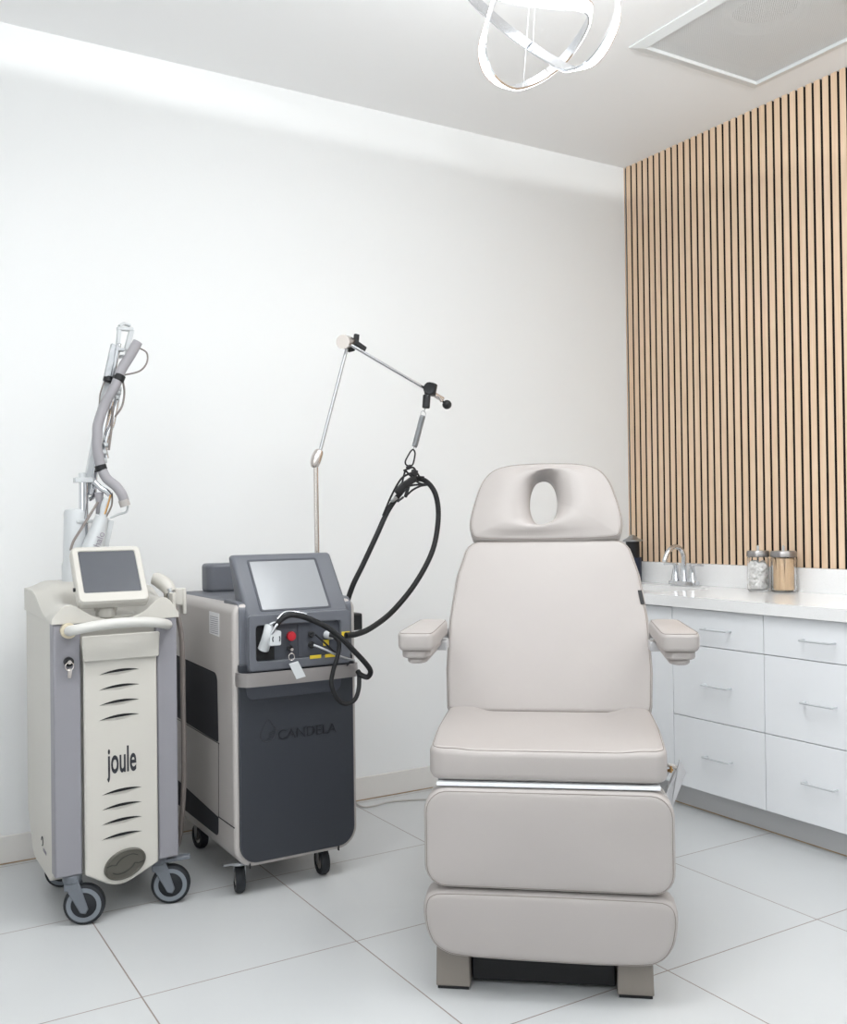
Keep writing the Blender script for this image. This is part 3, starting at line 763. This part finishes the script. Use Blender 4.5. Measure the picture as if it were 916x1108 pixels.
MB().cyl(py_(183, 637, 3.108), py_(186, 648, 3.102), .011).build('hose_collar', 'steel', jo)

# articulated arm of the cream machine
ar = MB()
Yb = 3.40
def c2(x, y, Y=Yb): return py_(50+x/7.633, 340+y/7.633, Y)      # upper close-up
def c2b(x, y, Y=Yb): return py_(60+x/7.633, 470+y/7.633, Y)     # lower close-up
pb = c2b(110, 950); pt = c2b(135, 700)
MB().lathe([(.048, .99), (.048, 1.06), (.043, 1.075), (.040, 1.235), (.036, 1.245), (.02, 1.248)], (py_(83, 600, Yb).x, Yb, 0)).build('arm_base', 'white_p', jo)
cxp = py_(87, 600, Yb).x
MB().cyl((cxp+.008, Yb-.02, 1.10), (cxp+.008, Yb-.02, 1.345), .0155).build('arm_post', 'chrome', jo)
MB().box(cxp-.022, cxp+.036, Yb-.04, Yb, 1.335, 1.352).cyl((cxp+.005, Yb-.02, 1.35), (cxp+.005, Yb-.02, 1.368), .012).build('arm_collar', 'white_p', jo, bevel=.002)
MB().box(cxp-.02, cxp+.032, Yb-.045, Yb-.005, 1.20, 1.212).build('arm_collar', 'white_p', jo, bevel=.002)
# main channel beams
m = MB(); m.beam(c2b(255, 500), c2(520, 500), .030, .030, up=(0, 1, 0)); m.build('lower_arm_beam', 'white_p', jo, bevel=.003)
m = MB(); m.beam(c2b(290, 500, 3.38), c2(600, 240, 3.38), .014, .020, up=(0, 1, 0)); m.build('arm_chrome_tube', 'chrome', jo, bevel=.003)
m = MB(); m.beam(c2(500, 520, 3.37), c2(560, 250, 3.37), .020, .02, up=(0, 1, 0)).beam(c2(545, 520, 3.36), c2(590, 260, 3.36), .010, .02, up=(0, 1, 0)).box(*sorted((c2(545, 250).x, c2(620, 250).x)), 3.35, 3.38, c2(0, 275).z, c2(0, 250).z)
m.build('upper_arm_rods', 'steel', jo, bevel=.002)
m = MB(); lw = .010
m.beam(c2(590, 260, 3.385), c2(605, 105, 3.385), .012, .02, up=(0, 1, 0)).beam(c2(660, 300, 3.385), c2(705, 130, 3.385), .016, .02, up=(0, 1, 0)).beam(c2(585, 118, 3.385), c2(715, 128, 3.385), .012, .024, up=(0, 1, 0)).beam(c2(600, 100, 3.385), c2(640, 75, 3.385), .01, .024, up=(0, 1, 0)).beam(c2(635, 75, 3.385), c2(695, 95, 3.385), .008, .024, up=(0, 1, 0)).beam(c2(560, 365, 3.385), c2(640, 345, 3.385), .010, .02, up=(0, 1, 0))
m.beam(c2(650, 360, 3.40), c2(710, 130, 3.40), .006, .02, up=(0, 1, 0))
m.build('arm_knuckle', 'white_p', jo, bevel=.002)
m = MB(); m.tube([c2b(420, 200), c2b(405, 120), c2b(430, 0), c2(545, 900), c2(580, 720), c2(600, 600, 3.38)], .010, n=10).tube([c2b(390, 190), c2b(395, 0), c2(500, 900), c2(545, 720)], .006, n=8)
m.build('return_arm_tubes', 'chrome', jo)
for a_, b_ in (((400, 150), 12), ((410, 90), 12), ((400, 220), 14)): MB().cyl(c2b(a_[0]-b_, a_[1], 3.38), c2b(a_[0]+b_+6, a_[1]-5, 3.38), .009).build('arm_joint', 'white_p', jo)
for a_ in ((585, 690), (595, 650), (600, 620), (470, 1020)): MB().cyl(c2(a_[0]-12, a_[1], 3.38), c2(a_[0]+14, a_[1]-4, 3.38), .009).build('arm_joint', 'white_p', jo)
m = MB(); m.tube([c2b(275, 540), c2b(310, 520), c2b(325, 470), c2b(330, 350), c2b(340, 280)], .007, n=8); m.build('arm_bracket', 'chrome', jo)
hz = [c2(755, 230, 3.33), c2(700, 330, 3.33), c2(620, 460, 3.33), c2(570, 590, 3.33), c2(490, 730, 3.34), c2(430, 900, 3.34), c2b(345, 0, 3.34), c2b(345, 120, 3.34), c2b(375, 260, 3.34), c2b(420, 360, 3.33), c2b(500, 430, 3.32), c2b(545, 490, 3.31), c2b(568, 550, 3.31)]
MB().tube(hz, .0165, n=18).build('smoke_hose', 'hose', jo, label='thick grey flexible hose')
MB().cyl(c2b(560, 540, 3.31), c2b(578, 592, 3.31), .0175).build('hose_cuff', 'c_side', jo)
def strap(a, b, r, name='hose_strap'): return MB().cyl(a, b, r).build(name, 'black', jo, bevel=.003)
strap(c2(612, 500, 3.33), c2(590, 552, 3.33), .0192); strap(c2b(368, 252, 3.34), c2b(383, 300, 3.34), .0192)
strap(c2(520, 515, 3.375), c2(508, 560, 3.375), .0175)
MB().tube([c2(770, 280, 3.34), c2(830, 320, 3.34), c2(830, 400, 3.34), c2(770, 470, 3.34), c2(640, 503, 3.35)], .0030, n=8).tube([c2(630, 540, 3.36), c2(645, 640, 3.36), c2(625, 760, 3.36), c2(565, 850, 3.37)], .0035, n=8).tube([c2(480, 560, 3.37), c2(445, 660, 3.38), c2(440, 760, 3.39)], .0025, n=8).tube([c2b(440, 130, 3.37), c2(545, 880, 3.37), c2(540, 760, 3.37)], .004, n=8).build('arm_cables', 'cable', jo)
MB().tube([c2b(350, 560, 3.35), c2b(300, 640, 3.34), c2b(220, 770, 3.33), c2b(150, 880, 3.33), c2b(125, 960, 3.33)], .0045, n=8).build('base_cable', 'cable', jo)
m = MB(); m.tube([c2b(360, 480, 3.36), c2b(360, 570, 3.36), c2b(345, 660, 3.36)], lambda t: .016-.011*t, n=12); m.build('grey_shroud', 'hose', jo)
m = MB(); m.tube([c2b(320, 390, 3.35), c2b(370, 440, 3.345), c2b(420, 470, 3.34), c2b(450, 500, 3.34)], .010, n=10); m.build('handpiece_elbow', 'chrome', jo)
hd = MB().tube([c2b(425, 530, 3.34), c2b(400, 600, 3.34), c2b(390, 690, 3.34)], .012, n=12).cyl(c2b(385, 680, 3.34), c2b(300, 965, 3.34), .021, .037).build('treatment_handpiece', 'white_p', jo)
MB().tube([c2b(455, 500, 3.33), c2b(430, 590, 3.33), c2b(405, 660, 3.33)], .0035, n=8).build('handpiece_trim', 'gold', hd)
MB().tube([c2b(465, 480, 3.34), c2b(465, 580, 3.34), c2b(420, 680, 3.34)], .003, n=8).build('handpiece_wire', 'cable', hd)
MB().tube([c2b(598, 590, 3.32), c2b(585, 640, 3.32), c2b(520, 660, 3.33), c2b(450, 690, 3.34)], .004, n=8).build('clear_tube', 'white_p', hd)
MB().beam(c2b(455, 710, 3.35), c2b(405, 960, 3.35), .02, .02, up=(0, 1, 0)).build('handpiece_grip', 'white_p', hd, bevel=.004)
hc0 = c2b(340, 868, 3.34); hc0.y -= .044
th_ = math.radians(68)
text('handpiece_lettering', 'halo', 'inkl', hd, lambda u, v_, d: hc0+Vector((u*math.cos(th_)-v_*math.sin(th_), -d*1.0+.004, u*math.sin(th_)+v_*math.cos(th_))),   .031, 1.)

# ------------------------------------------------------------------ dark laser machine
KX0, KX1, KY0, KY1 = 1.077, 1.511, 2.952, 3.58
ca = thing('laser_machine', 'dark slate and silver wheeled laser machine with pale screen and hoses', 'laser machine', (1.294, 3.27, 0))
o2 = round_poly([(KX0, .098), (KX1, .098), (KX1, .935), (KX0, .935)], [.07, .07, .035, .035], 8)
MB().prism(o2, lambda a, b, d: Vector((a, d, b)), KY0+.004, KY1).build('side_housing', 'c_side', ca, bevel=.012, seg=3)
# side inserts
def xside(poly, r, mk, name, d=.0015):
    MB().prism(round_poly(poly, r), lambda a, b, dd: Vector((KX0-dd, a, b)), -.002, d).build(name, mk, ca)
xside([(3.56, .485), (3.098, .475), (3.105, .70), (3.56, .712)], [.005, .01, .03, .005], 'c_mesh', 'side_mesh')
xside([(3.56, .165), (3.108, .165), (3.106, .228), (3.56, .255)], [.005, .02, .005, .005], 'c_mesh', 'side_mesh', .0016)
m = MB(); m.beam((KX0-.0005, 3.56, .478), (KX0-.0005, 3.09, .472), .002, .002).beam((KX0-.0005, 3.107, .23), (KX0-.0005, 2.955, .232), .002, .003).beam((KX0-.0005, 3.098, .475), (KX0-.0005, 3.103, .23), .001, .0015)
m.build('side_seam', 'slot', ca)
sk = MB().prism([(3.175, .826), (3.08, .822), (3.078, .898), (3.175, .90)], lambda a, b, dd: Vector((KX0-dd, a, b)), 0, .001).build('rating_sticker', 'paper', ca, smooth=False)
m = MB()
for k in range(9): m.box(KX0-.0016, KX0-.001, 3.088, 3.165, .83+k*.0066, .832+k*.0066)
m.build('sticker_print', 'inkl', sk, smooth=False)
# door
MB().prism(round_poly([(1.092, .112), (1.496, .112), (1.496, .745), (1.092, .745)], [.06, .06, .004, .004], 8), XZp(2.956), 0, .010).build('front_door', 'c_door', ca, bevel=.004)
MB().prism(round_poly([(1.120, .630), (1.445, .630), (1.455, .70), (1.110, .70)], [.025, .025, .002, .002]), XZp(2.9462), 0, .003).build('door_grip', 'c_dark', ca, bevel=.002)
m = MB()
for a_ in ((1.125, .101),): m.box(a_[0], a_[0]+.002, 2.950, 2.96, .096, .112)
m.box(1.437, 1.439, 2.950, 2.96, .096, .112); m.build('frame_seam', 'slot', ca)
# logo on door
dl = Vector((1.190, 2.9455, .522))
m = MB(); drop = [(0, .040), (.014, .022), (.026, .002), (.022, -.018), (.004, -.030), (-.016, -.028), (-.028, -.010), (-.022, .010), (-.010, .028)]
m.tube([dl+Vector((a, 0, b)) for a, b in drop], .0011, n=6, closed=True)
for k in range(5): m.beam(dl+Vector((-.004+k*.001, -.0002, -.026+k*.006)), dl+Vector((.020+k*.001, -.0002, -.022+k*.006)), .001, .0015)
m.build('logo_drop', 'c_logo', ca)
text('machine_logo', 'CANDELA', 'c_logo', ca, lambda u, v_, d: Vector((1.325+u, 2.9456-d, .507+v_)), .046, 1.0, depth=.0016)
# top cover and fascia
MB().prism(round_poly([(KX0+.022, .80), (KX1-.018, .80), (KX1-.018, .942), (KX0+.022, .942)], [.002, .002, .03, .03]), lambda a, b, d: Vector((a, d, b)), 3.02, KY1-.01).build('top_housing', 'c_grey', ca, bevel=.006)
MB().prism(round_poly([(1.172, 3.46), (1.36, 3.46), (1.36, 3.56), (1.172, 3.56)], .03), lambda a, b, d: Vector((a, b, d)), .94, 1.045).build('top_hump', 'c_grey', ca, bevel=.012, seg=3)
for xa, xb in ((KX0+.020, 1.121), (1.474, KX1-.016)):
    MB().prism(round_poly([(2.951, .735), (2.951, .940), (3.09, .944), (3.09, .735)], [.002, .035, .01, .002]), lambda a, b, d: Vector((d, a, b)), xa, xb).build('side_fascia', 'c_grey', ca, bevel=.005)
# console
cy0 = 2.936
cprof = [(2.990, .715), (cy0+.006, .715), (cy0, .905), (3.072, 1.088), (3.108, 1.086), (3.045, .94), (3.02, .715)]
MB().prism(cprof, lambda a, b, d: Vector((d, a, b)), 1.117, 1.477).build('console_housing', 'c_grey', ca, bevel=.013, seg=5, smooth=True)
# screen on the tilted face
pa, pc = Vector((0, cy0, .905)), Vector((0, 3.072, 1.088)); upc = (pc-pa).normalized(); nc = Vector((0, -upc.z, upc.y))
CF = lambda a, b, d: Vector((a, pa.y, pa.z))+upc*b+nc*d
MB().annulus(round_poly([(1.165, .004), (1.415, .004), (1.415, .206), (1.165, .206)], .006), round_poly([(1.172, .010), (1.408, .010), (1.408, .200), (1.172, .200)], .003), CF, -.002, .002).build('screen_trim', 'c_dark', ca)
MB().prism([(1.173, .011), (1.407, .011), (1.407, .199), (1.173, .199)], CF, -.004, .0012).build('display', 'scr2', ca, smooth=False, label='pale reflective display')
# recess frame and panel
oo = round_poly([(1.119, .722), (1.475, .722), (1.475, .900), (1.119, .900)], .008)
ii = round_poly([(1.143, .752), (1.440, .752), (1.440, .866), (1.143, .866)], .007)
MB().annulus(oo, ii, XZp(cy0+.004), 0, .018).build('console_frame', 'c_grey', ca, bevel=.003)
MB().box(1.135, 1.448, cy0-.001, cy0+.002, .745, .874).build('control_panel', 'c_dark', ca, smooth=False)
MB().box(1.146, 1.208, cy0-.0035, cy0, .755, .864).build('holster_cavity', 'slot', ca, smooth=False)
MB().box(1.29, 1.3, cy0-.004, cy0, .756, .862).build('panel_rib', 'c_dark', ca, smooth=False, bevel=.001)
# controls
def cpt(x, y, Y=cy0): return py_(250+x/5.388, 590+y/5.388, Y)
p = cpt(343, 528, cy0-.012)
eb = MB().lathe([(.008, 0), (.008, .012), (.0145, .014), (.0155, .02), (.0145, .026), (.001, .028)], (p.x, cy0-.001, p.z), (0, -1, 0)).build('stop_button', 'red', ca, label='red stop button')
for x, y, r in ((463, 518, .010), (463, 580, .011), (340, 600, .009)):
    p = cpt(x, y)
    MB().lathe([(r, 0), (r*1.05, .006), (r*.7, .008), (r*.65, .014), (.001, .014)], (p.x, cy0-.001, p.z), (0, -1, 0)).build('port', 'black', ca)
p = cpt(552, 520)
MB().lathe([(.013, 0), (.013, .02), (.011, .03), (.001, .03)], (p.x, cy0-.001, p.z), (.35, -1, -.1)).build('hose_connector', 'white_p', ca)
for (xa, ya, xb, yb) in ((535, 550, 568, 586), (447, 634, 512, 660), (535, 628, 592, 652), (632, 498, 678, 530)):
    a_ = cpt(xa, yb); b_ = cpt(xb, ya); yy = cy0-.0015 if yb < 590 and xb < 600 else cy0-.0155
    MB().box(a_.x, b_.x, yy-.0008, yy, a_.z, b_.z).build('warning_sticker', 'yellow', ca, smooth=False, label='yellow warning sticker')
# key and tag
p = cpt(345, 605, cy0-.02)
m = MB().cyl((p.x, cy0-.012, p.z), (p.x, cy0-.034, p.z), .005)
q0 = cpt(352, 650, cy0-.036)
m.tube([q0+Vector((.010*math.sin(a), 0, .011*math.cos(a))) for a in [2*PI*k/10 for k in range(10)]], .0013, n=6, closed=True)
ky = m.build('key', 'chrome_w', ca)
tt = [cpt(x, y, cy0-.040) for x, y in ((335, 690), (388, 675), (436, 765), (378, 782))]
MB().rings([[v_ for v_ in tt], [v_+Vector((0, -.003, 0)) for v_ in tt]]).build('key_tag', 'white_p', ky, bevel=.002, label='white plastic key tag')
# bar
bz0, bz1 = .678, .721
pthb = [(1.090, 2.965), (1.088, 2.935), (1.100, 2.912), (1.13, 2.903), (1.29, 2.898), (1.46, 2.903), (1.488, 2.912), (1.500, 2.935), (1.500, 2.965)]
pthb = [Vector((a, b, 0)) for a, b in pthb]; cp = catmull(pthb, 6)
m = MB(); rg = []
for i, q in enumerate(cp):
    t_ = (cp[min(i+1, len(cp)-1)]-cp[max(i-1, 0)]).normalized(); nn = Vector((t_.y, -t_.x, 0))
    rg.append([q+nn*a+Vector((0, 0, b)) for a, b in ((-.004, bz0), (.004, bz0), (.005, (bz0+bz1)/2), (.004, bz1), (-.004, bz1))])
m.rings(rg); m.build('front_bar', 'c_bar', ca, bevel=.002)
# docked handpiece
MB().tube([cpt(188, 605, cy0-.01), cpt(200, 570, cy0-.02), cpt(215, 520, cy0-.035), cpt(226, 470, cy0-.03)], lambda t: .018-.001*t, n=20).build('docked_handpiece', 'white_p', ca)
a_ = cpt(258, 545, cy0-.05)
MB().prism(round_poly([(a_.x-.022, a_.z-.022), (a_.x+.017, a_.z-.022), (a_.x+.019, a_.z+.024), (a_.x-.016, a_.z+.028)], .006), lambda a, b, d: Vector((a, a_.y-d, b)), -.03, .006).build('handpiece_head', 'white_p', ca, bevel=.003)
m = MB()
for s in (-1, 1): m.tube([a_+Vector((s*(.0105)-.001*0, -.0075, -.008)), a_+Vector((s*.0125, -.0075, 0)), a_+Vector((s*.0105, -.0075, .008))], .0018, n=6)
m.build('handpiece_print', 'ink', ca)
MB().tube([cpt(232, 520, cy0-.05), cpt(245, 500, cy0-.055), cpt(262, 470, cy0-.06), cpt(282, 445, cy0-.06)], .0055, n=12).tube([cpt(225, 460, cy0-.045), cpt(250, 452, cy0-.05), cpt(290, 455, cy0-.06)], .004, n=8).build('handpiece_coupling', 'chrome', ca)
# hoses
H1 = [cpt(255, 480, cy0-.055), cpt(290, 435, cy0-.06), cpt(340, 408, cy0-.065), cpt(400, 412, cy0-.07), cpt(480, 440, cy0-.075), cpt(560, 480, cy0-.08), cpt(640, 540, cy0-.085), cpt(720, 620, cy0-.09), cpt(785, 690, cy0-.09), cpt(812, 735, cy0-.085), cpt(795, 768, cy0-.075), cpt(755, 755, cy0-.06), cpt(738, 735, cy0-.045)]
H1b = [cpt(745, 740, cy0-.045), cpt(744, 830, cy0-.07), cpt(720, 900, cy0-.08), cpt(665, 925, cy0-.085), cpt(615, 890, cy0-.085), cpt(585, 810, cy0-.08), cpt(595, 730, cy0-.075), cpt(622, 640, cy0-.07), cpt(628, 570, cy0-.06), cpt(600, 530, cy0-.04), cpt(572, 522, cy0-.03)]
MB().tube(H1, .0088, n=14).build('delivery_hose', 'rubber', ca)
MB().tube(H1b, .0072, n=14).build('coiled_hose', 'rubber', ca)
MB().tube([cpt(270, 430, cy0-.052), cpt(310, 392, cy0-.055), cpt(370, 388, cy0-.058), cpt(440, 402, cy0-.06)], .0035, n=8).build('hose_sleeve', 'chrome', ca)
MB().tube([cpt(490, 520, cy0-.02), cpt(530, 555, cy0-.03), cpt(590, 610, cy0-.04), cpt(625, 640, cy0-.04)], .003, n=8).build('signal_cable', 'rubber', ca)
MB().tube([cpt(480, 582, cy0-.02), cpt(540, 605, cy0-.035), cpt(640, 650, cy0-.05), cpt(718, 672, cy0-.055)], .0042, n=10).build('silver_cable', 'steel', ca)
MB().tube([cpt(718, 672, cy0-.05), cpt(690, 685, cy0-.05), cpt(675, 700, cy0-.04)], .003, n=8).build('cable_clip', 'black', ca)
q0 = py_(386, 672, 3.12)
MB().box(1.509, q0.x+.008, 3.09, 3.15, q0.z-.03, q0.z+.03).build('side_latch', 'black', ca, bevel=.006)
# big loop hung from the pole: starts at the connector, round, up to the hook, down behind
big = [py_(374, 687.5, 2.90), py_(386, 686, 2.91), py_(402, 679, 2.94), py_(425, 661, 3.0), py_(450, 630, 3.05), py_(468, 595, 3.09), py_(474, 560, 3.12), py_(471, 535, 3.130), py_(461, 521, 3.150), py_(449, 519, 3.160), py_(436, 530, 3.160), py_(420, 552, 3.160), py_(407, 580, 3.160), py_(393, 610, 3.160), py_(381, 635, 3.160), py_(374, 660, 3.160), py_(370, 700, 3.160), Vector((1.50, 3.19, .72))]
MB().tube(big, .0098, n=14).build('suspended_hose', 'rubber', ca)
MB().tube([py_(444, 512, 3.150), py_(434, 518, 3.150), py_(424, 535, 3.150), py_(414, 558, 3.155)], .004, n=8).build('suspended_cable', 'rubber', ca)
# casters
def small_caster(x, y, yaw):
    r, w = .045, .030
    ax = Vector((math.cos(yaw), math.sin(yaw), 0)); o = Vector((x, y, r))
    k = MB().lathe([(.022, .088), (.026, .092), (.026, .099), (.001, .099)], (x, y, 0))
    for s in (-1, 1):
        q = o+ax*s*(w/2+.003)
        sd = Vector((-ax.y, ax.x, 0)); ring = [q+Vector((0, 0, -.010)), q+sd*.009, q+sd*.014+Vector((0, 0, .048)), q-sd*.014+Vector((0, 0, .048)), q-sd*.009]
        k.rings([[v_-ax*.0012 for v_ in ring], [v_+ax*.0012 for v_ in ring]])
    k.beam(o-ax*(w/2+.004)+Vector((0, 0, .0475)), o+ax*(w/2+.004)+Vector((0, 0, .0475)), .028, .003)
    cs = k.build('caster', 'steel', ca)
    MB().lathe([(.001, -w/2+.004), (r*.6, -w/2+.004), (r*.66, -w/2), (r*.9, -w/2), (r, -w/4), (r, w/4), (r*.9, w/2), (r*.66, w/2), (r*.6, w/2-.004), (.001, w/2-.004)], o, ax, n=40).build('wheel', 'tread', cs)
    for s in (-1, 1): MB().lathe([(.001, 0), (r*.3, .003), (r*.55, .001), (.001*1, -.001)], o+ax*s*(w/2-.004), ax*s, n=30, cap=False).build('wheel_hub', 'chrome_w', cs)
for a in ((1.118, 3.03, -.22), (1.412, 3.03, -.10), (1.15, 3.52, .1), (1.45, 3.52, .1)): small_caster(*a)
a_ = py_(241, 936, 2.98); MB().beam(a_, a_+Vector((.05, 0, -.003)), .018, .006).build('brake_pedal', 'steel', ca)
a_ = py_(259, 952, 3.02); MB().cyl(a_, a_+Vector((.012, 0, -.002)), .006).build('caster_bolt', 'steel', ca)
a_ = py_(356, 937, 3.01); MB().cyl(a_+Vector((-.02, 0, 0)), a_, .006).build('caster_bolt', 'steel', ca)
# suspension pole
YP = 3.170
def P2(x, y, Y=YP): return py_(310+x/3.957, 340+y/3.957, Y)
po = MB(); b_ = P2(125, 655); po.cyl((P2(130, 1000).x, YP, .93), b_, .0085).build('pole_lower', 'chrome_w', ca)
MB().tube([P2(123, 655), P2(122, 640), P2(128, 615), P2(138, 590), P2(141, 582)], lambda t: .0115+.0085*math.sin(PI*min(1, t*1.0))*(1-.3*t), n=16).build('pole_joint', 'chrome_w', ca)
MB().cyl(P2(142, 590), P2(258, 145), .006).build('pole_upper', 'steel', ca)
MB().cyl(P2(240, 118, 3.140), P2(262, 122, 3.180), .0255).cyl(P2(255, 110, 3.160), P2(292, 122, 3.200), .015).build('elbow_joint', 'chrome_w', ca)
m = MB(); m.beam(P2(300, 85, 3.180), P2(296, 125, 3.180), .020, .014, up=(0, 1, 0)).beam(P2(290, 118, 3.170), P2(338, 152, 3.170), .020, .012, up=(0, 1, 0)).beam(P2(262, 155, 3.170), P2(290, 148, 3.170), .016, .012, up=(0, 1, 0))
m.build('clamp_handle', 'black', ca, bevel=.004)
MB().cyl(P2(268, 128, 3.150), P2(600, 322, 3.150), .0062).build('boom', 'chrome', ca)
MB().cyl(P2(625, 340, 3.150), P2(668, 365, 3.150), .010).cyl(P2(650, 350, 3.135), P2(664, 374, 3.135), .006).build('boom_end', 'chrome_w', ca)
MB().cyl(P2(665, 370, 3.150), P2(680, 384, 3.150), .004).lathe([(.018*math.sin(PI*k/10), -.018*math.cos(PI*k/10)) for k in range(11)], P2(686, 387, 3.150)).build('boom_knob', 'black', ca)
MB().cyl(P2(612, 345, 3.140), P2(622, 298, 3.140), .022).cyl(P2(600, 345, 3.140), P2(596, 402, 3.140), .0145).cyl(P2(612, 318, 3.120), P2(612, 318, 3.160), .024).build('boom_slider', 'black', ca, bevel=.003)
m = MB(); c0 = P2(584, 427, 3.150); m.tube([c0+Vector((.011*math.sin(a), 0, .011*math.cos(a))) for a in [2*PI*k/10 for k in range(10)]], .0014, n=6, closed=True)
m.cyl(P2(594, 402, 3.150), P2(588, 416, 3.150), .0018).cyl(P2(546, 563, 3.150), P2(542, 580, 3.150), .002).build('hanging_ring', 'steel', ca)
# coil spring
A0, A1 = P2(582, 436, 3.150), P2(548, 566, 3.150); ax = (A1-A0); Ls = ax.length; ax.normalize(); e1 = ax.cross(Vector((0, 1, 0))).normalized(); e2 = ax.cross(e1)
n_ = 30*10
m = MB(); m.tube([A0+ax*(Ls*k/n_)+(e1*math.cos(2*PI*k/10)+e2*math.sin(2*PI*k/10))*.0095 for k in range(n_+1)], .0021, n=6, smooth=0)
m.build('coil_spring', 'steel', ca)
# carabiner
cb = [(542, 580), (549, 592), (548, 610), (541, 640), (530, 650), (512, 645), (508, 630), (520, 605), (532, 586)]
MB().tube([P2(x, y, 3.150) for x, y in cb], .0032, n=8, closed=True).build('carabiner', 'black', ca)
# cluster of clips on the hose
def c4(x, y, Y=3.145): return py_(420+x/11.45, 470+y/11.45, Y)
m = MB()
m.beam(c4(245, 385), c4(265, 430), .02, .014, up=(0, 1, 0)).beam(c4(330, 440), c4(310, 520), .022, .018, up=(0, 1, 0)).beam(c4(330, 540), c4(180, 640), .024, .018, up=(0, 1, 0)).beam(c4(200, 620), c4(100, 730), .026, .018, up=(0, 1, 0))
m.beam(c4(250, 640), c4(210, 780), .012, .01, up=(0, 1, 0)).beam(c4(190, 775), c4(110, 835), .008, .008, up=(0, 1, 0))
m.build('hose_clamp', 'black', ca, bevel=.003)
m = MB()
for L_ in ([(190, 450), (300, 410), (350, 470), (400, 540), (470, 570)], [(215, 450), (320, 560), (400, 610), (500, 620)], [(205, 460), (180, 560), (165, 640)], [(120, 760), (220, 660), (300, 630), (430, 620)], [(215, 770), (300, 690), (400, 640), (490, 625)], [(270, 560), (350, 530), (440, 530)]):
    m.tube([c4(x, y) for x, y in L_], .0038, n=8)
m.build('clamp_straps', 'rubber', ca)
MB().beam(c4(40, 830), c4(100, 785), .010, .012, up=(0, 1, 0)).build('clamp_buckle', 'steel', ca)

# floor bits
m = MB().tube([Vector((p.x, p.y, .004)) for p in [Vector((0, 0, CH))+ray(x, y)*(-CH/ray(x, y).z) for x, y in ((380, 866), (392, 874), (405, 873), (420, 869), (440, 867), (470, 866), (500, 866), (540, 868))]], .0035, n=8)
tag(m.build('power_cord', 'chair_metal', loc=(1.9, 3.3, 0)), 'thin pale power cord lying on the floor between dark machine and chair', 'cord')
fs_ = thing('foot_switch', 'low white and black foot switch on the floor behind the two machines', 'foot switch', (.97, 3.60, 0))
MB().box(.90, 1.09, 3.585, 3.66, 0, .022).build('switch_base', 'black', fs_, bevel=.003)
MB().box(.90, 1.09, 3.588, 3.66, .0225, .072).build('switch_cover', 'cream', fs_, bevel=.006)

# ------------------------------------------------------------------ light
def area(name, loc, sx, sy, power, rot=(0, 0, 0), col=(1, 1, 1), spread=PI):
    l = bpy.data.lights.new(name, 'AREA'); l.shape = 'RECTANGLE'; l.size = sx; l.size_y = sy; l.energy = power; l.color = col; l.spread = spread
    o = bpy.data.objects.new(name, l); COL.objects.link(o); o.location = loc; o.rotation_euler = rot; return o
area('ceiling_panel_light', (1.3, 1.6, ZC-.02), 1.2, .6, 30, col=(.975, .99, 1))
area('ceiling_panel_light', (-.3, 1.6, ZC-.02), 1.2, .6, 20, col=(.975, .99, 1))
area('ceiling_panel_light', (2.8, 1.1, ZC-.02), .6, 1.2, 17, col=(.975, .99, 1))
area('ceiling_panel_light', (.6, -.9, ZC-.02), 1.2, .6, 6, col=(.975, .99, 1))
area('side_fill', (-1.66, .6, 1.9), 1.4, 1.4, 13, rot=(0, math.radians(-90), 0), col=(.96, .985, 1))  # added fill that lifts the cabinets, no lamp known on this wall
# added unseen baffle and strips behind the camera, shaped to wash the upper walls
struct(MB().box(XL, WX, YF, -1.5, 1.88, 1.95).box(XL, WX, -1.53, -1.5, 1.95, 2.06).build('added_baffle_1', 'wall', smooth=False))
area('added_wash_strip', (.6, -2.1, 1.976), 4.4, .008, 125, rot=(math.radians(90), 0, 0), col=(.96, .99, 1))
area('added_wash_strip', (-1.2, -2.1, 1.976), .5, .008, 45, rot=(math.radians(90), 0, math.radians(-42)), col=(.96, .99, 1))  # second added strip, lifts the wash on the wood slats
pl = bpy.data.lights.new('lamp_glow', 'POINT'); pl.energy = 11; pl.shadow_soft_size = .2; pl.color = (.96, .99, 1)
po_ = bpy.data.objects.new('lamp_glow', pl); COL.objects.link(po_); po_.location = (cen.x, cen.y, cen.z-.02)

w = bpy.data.worlds.new('world'); S.world = w; w.use_nodes = True
w.node_tree.nodes['Background'].inputs[0].default_value = (.9, .93, 1, 1); w.node_tree.nodes['Background'].inputs[1].default_value = .3
vs_ = S.view_settings; vs_.view_transform = 'Standard'; vs_.look = 'None'; vs_.gamma = 1; vs_.use_curve_mapping = False; vs_.exposure = 0.0
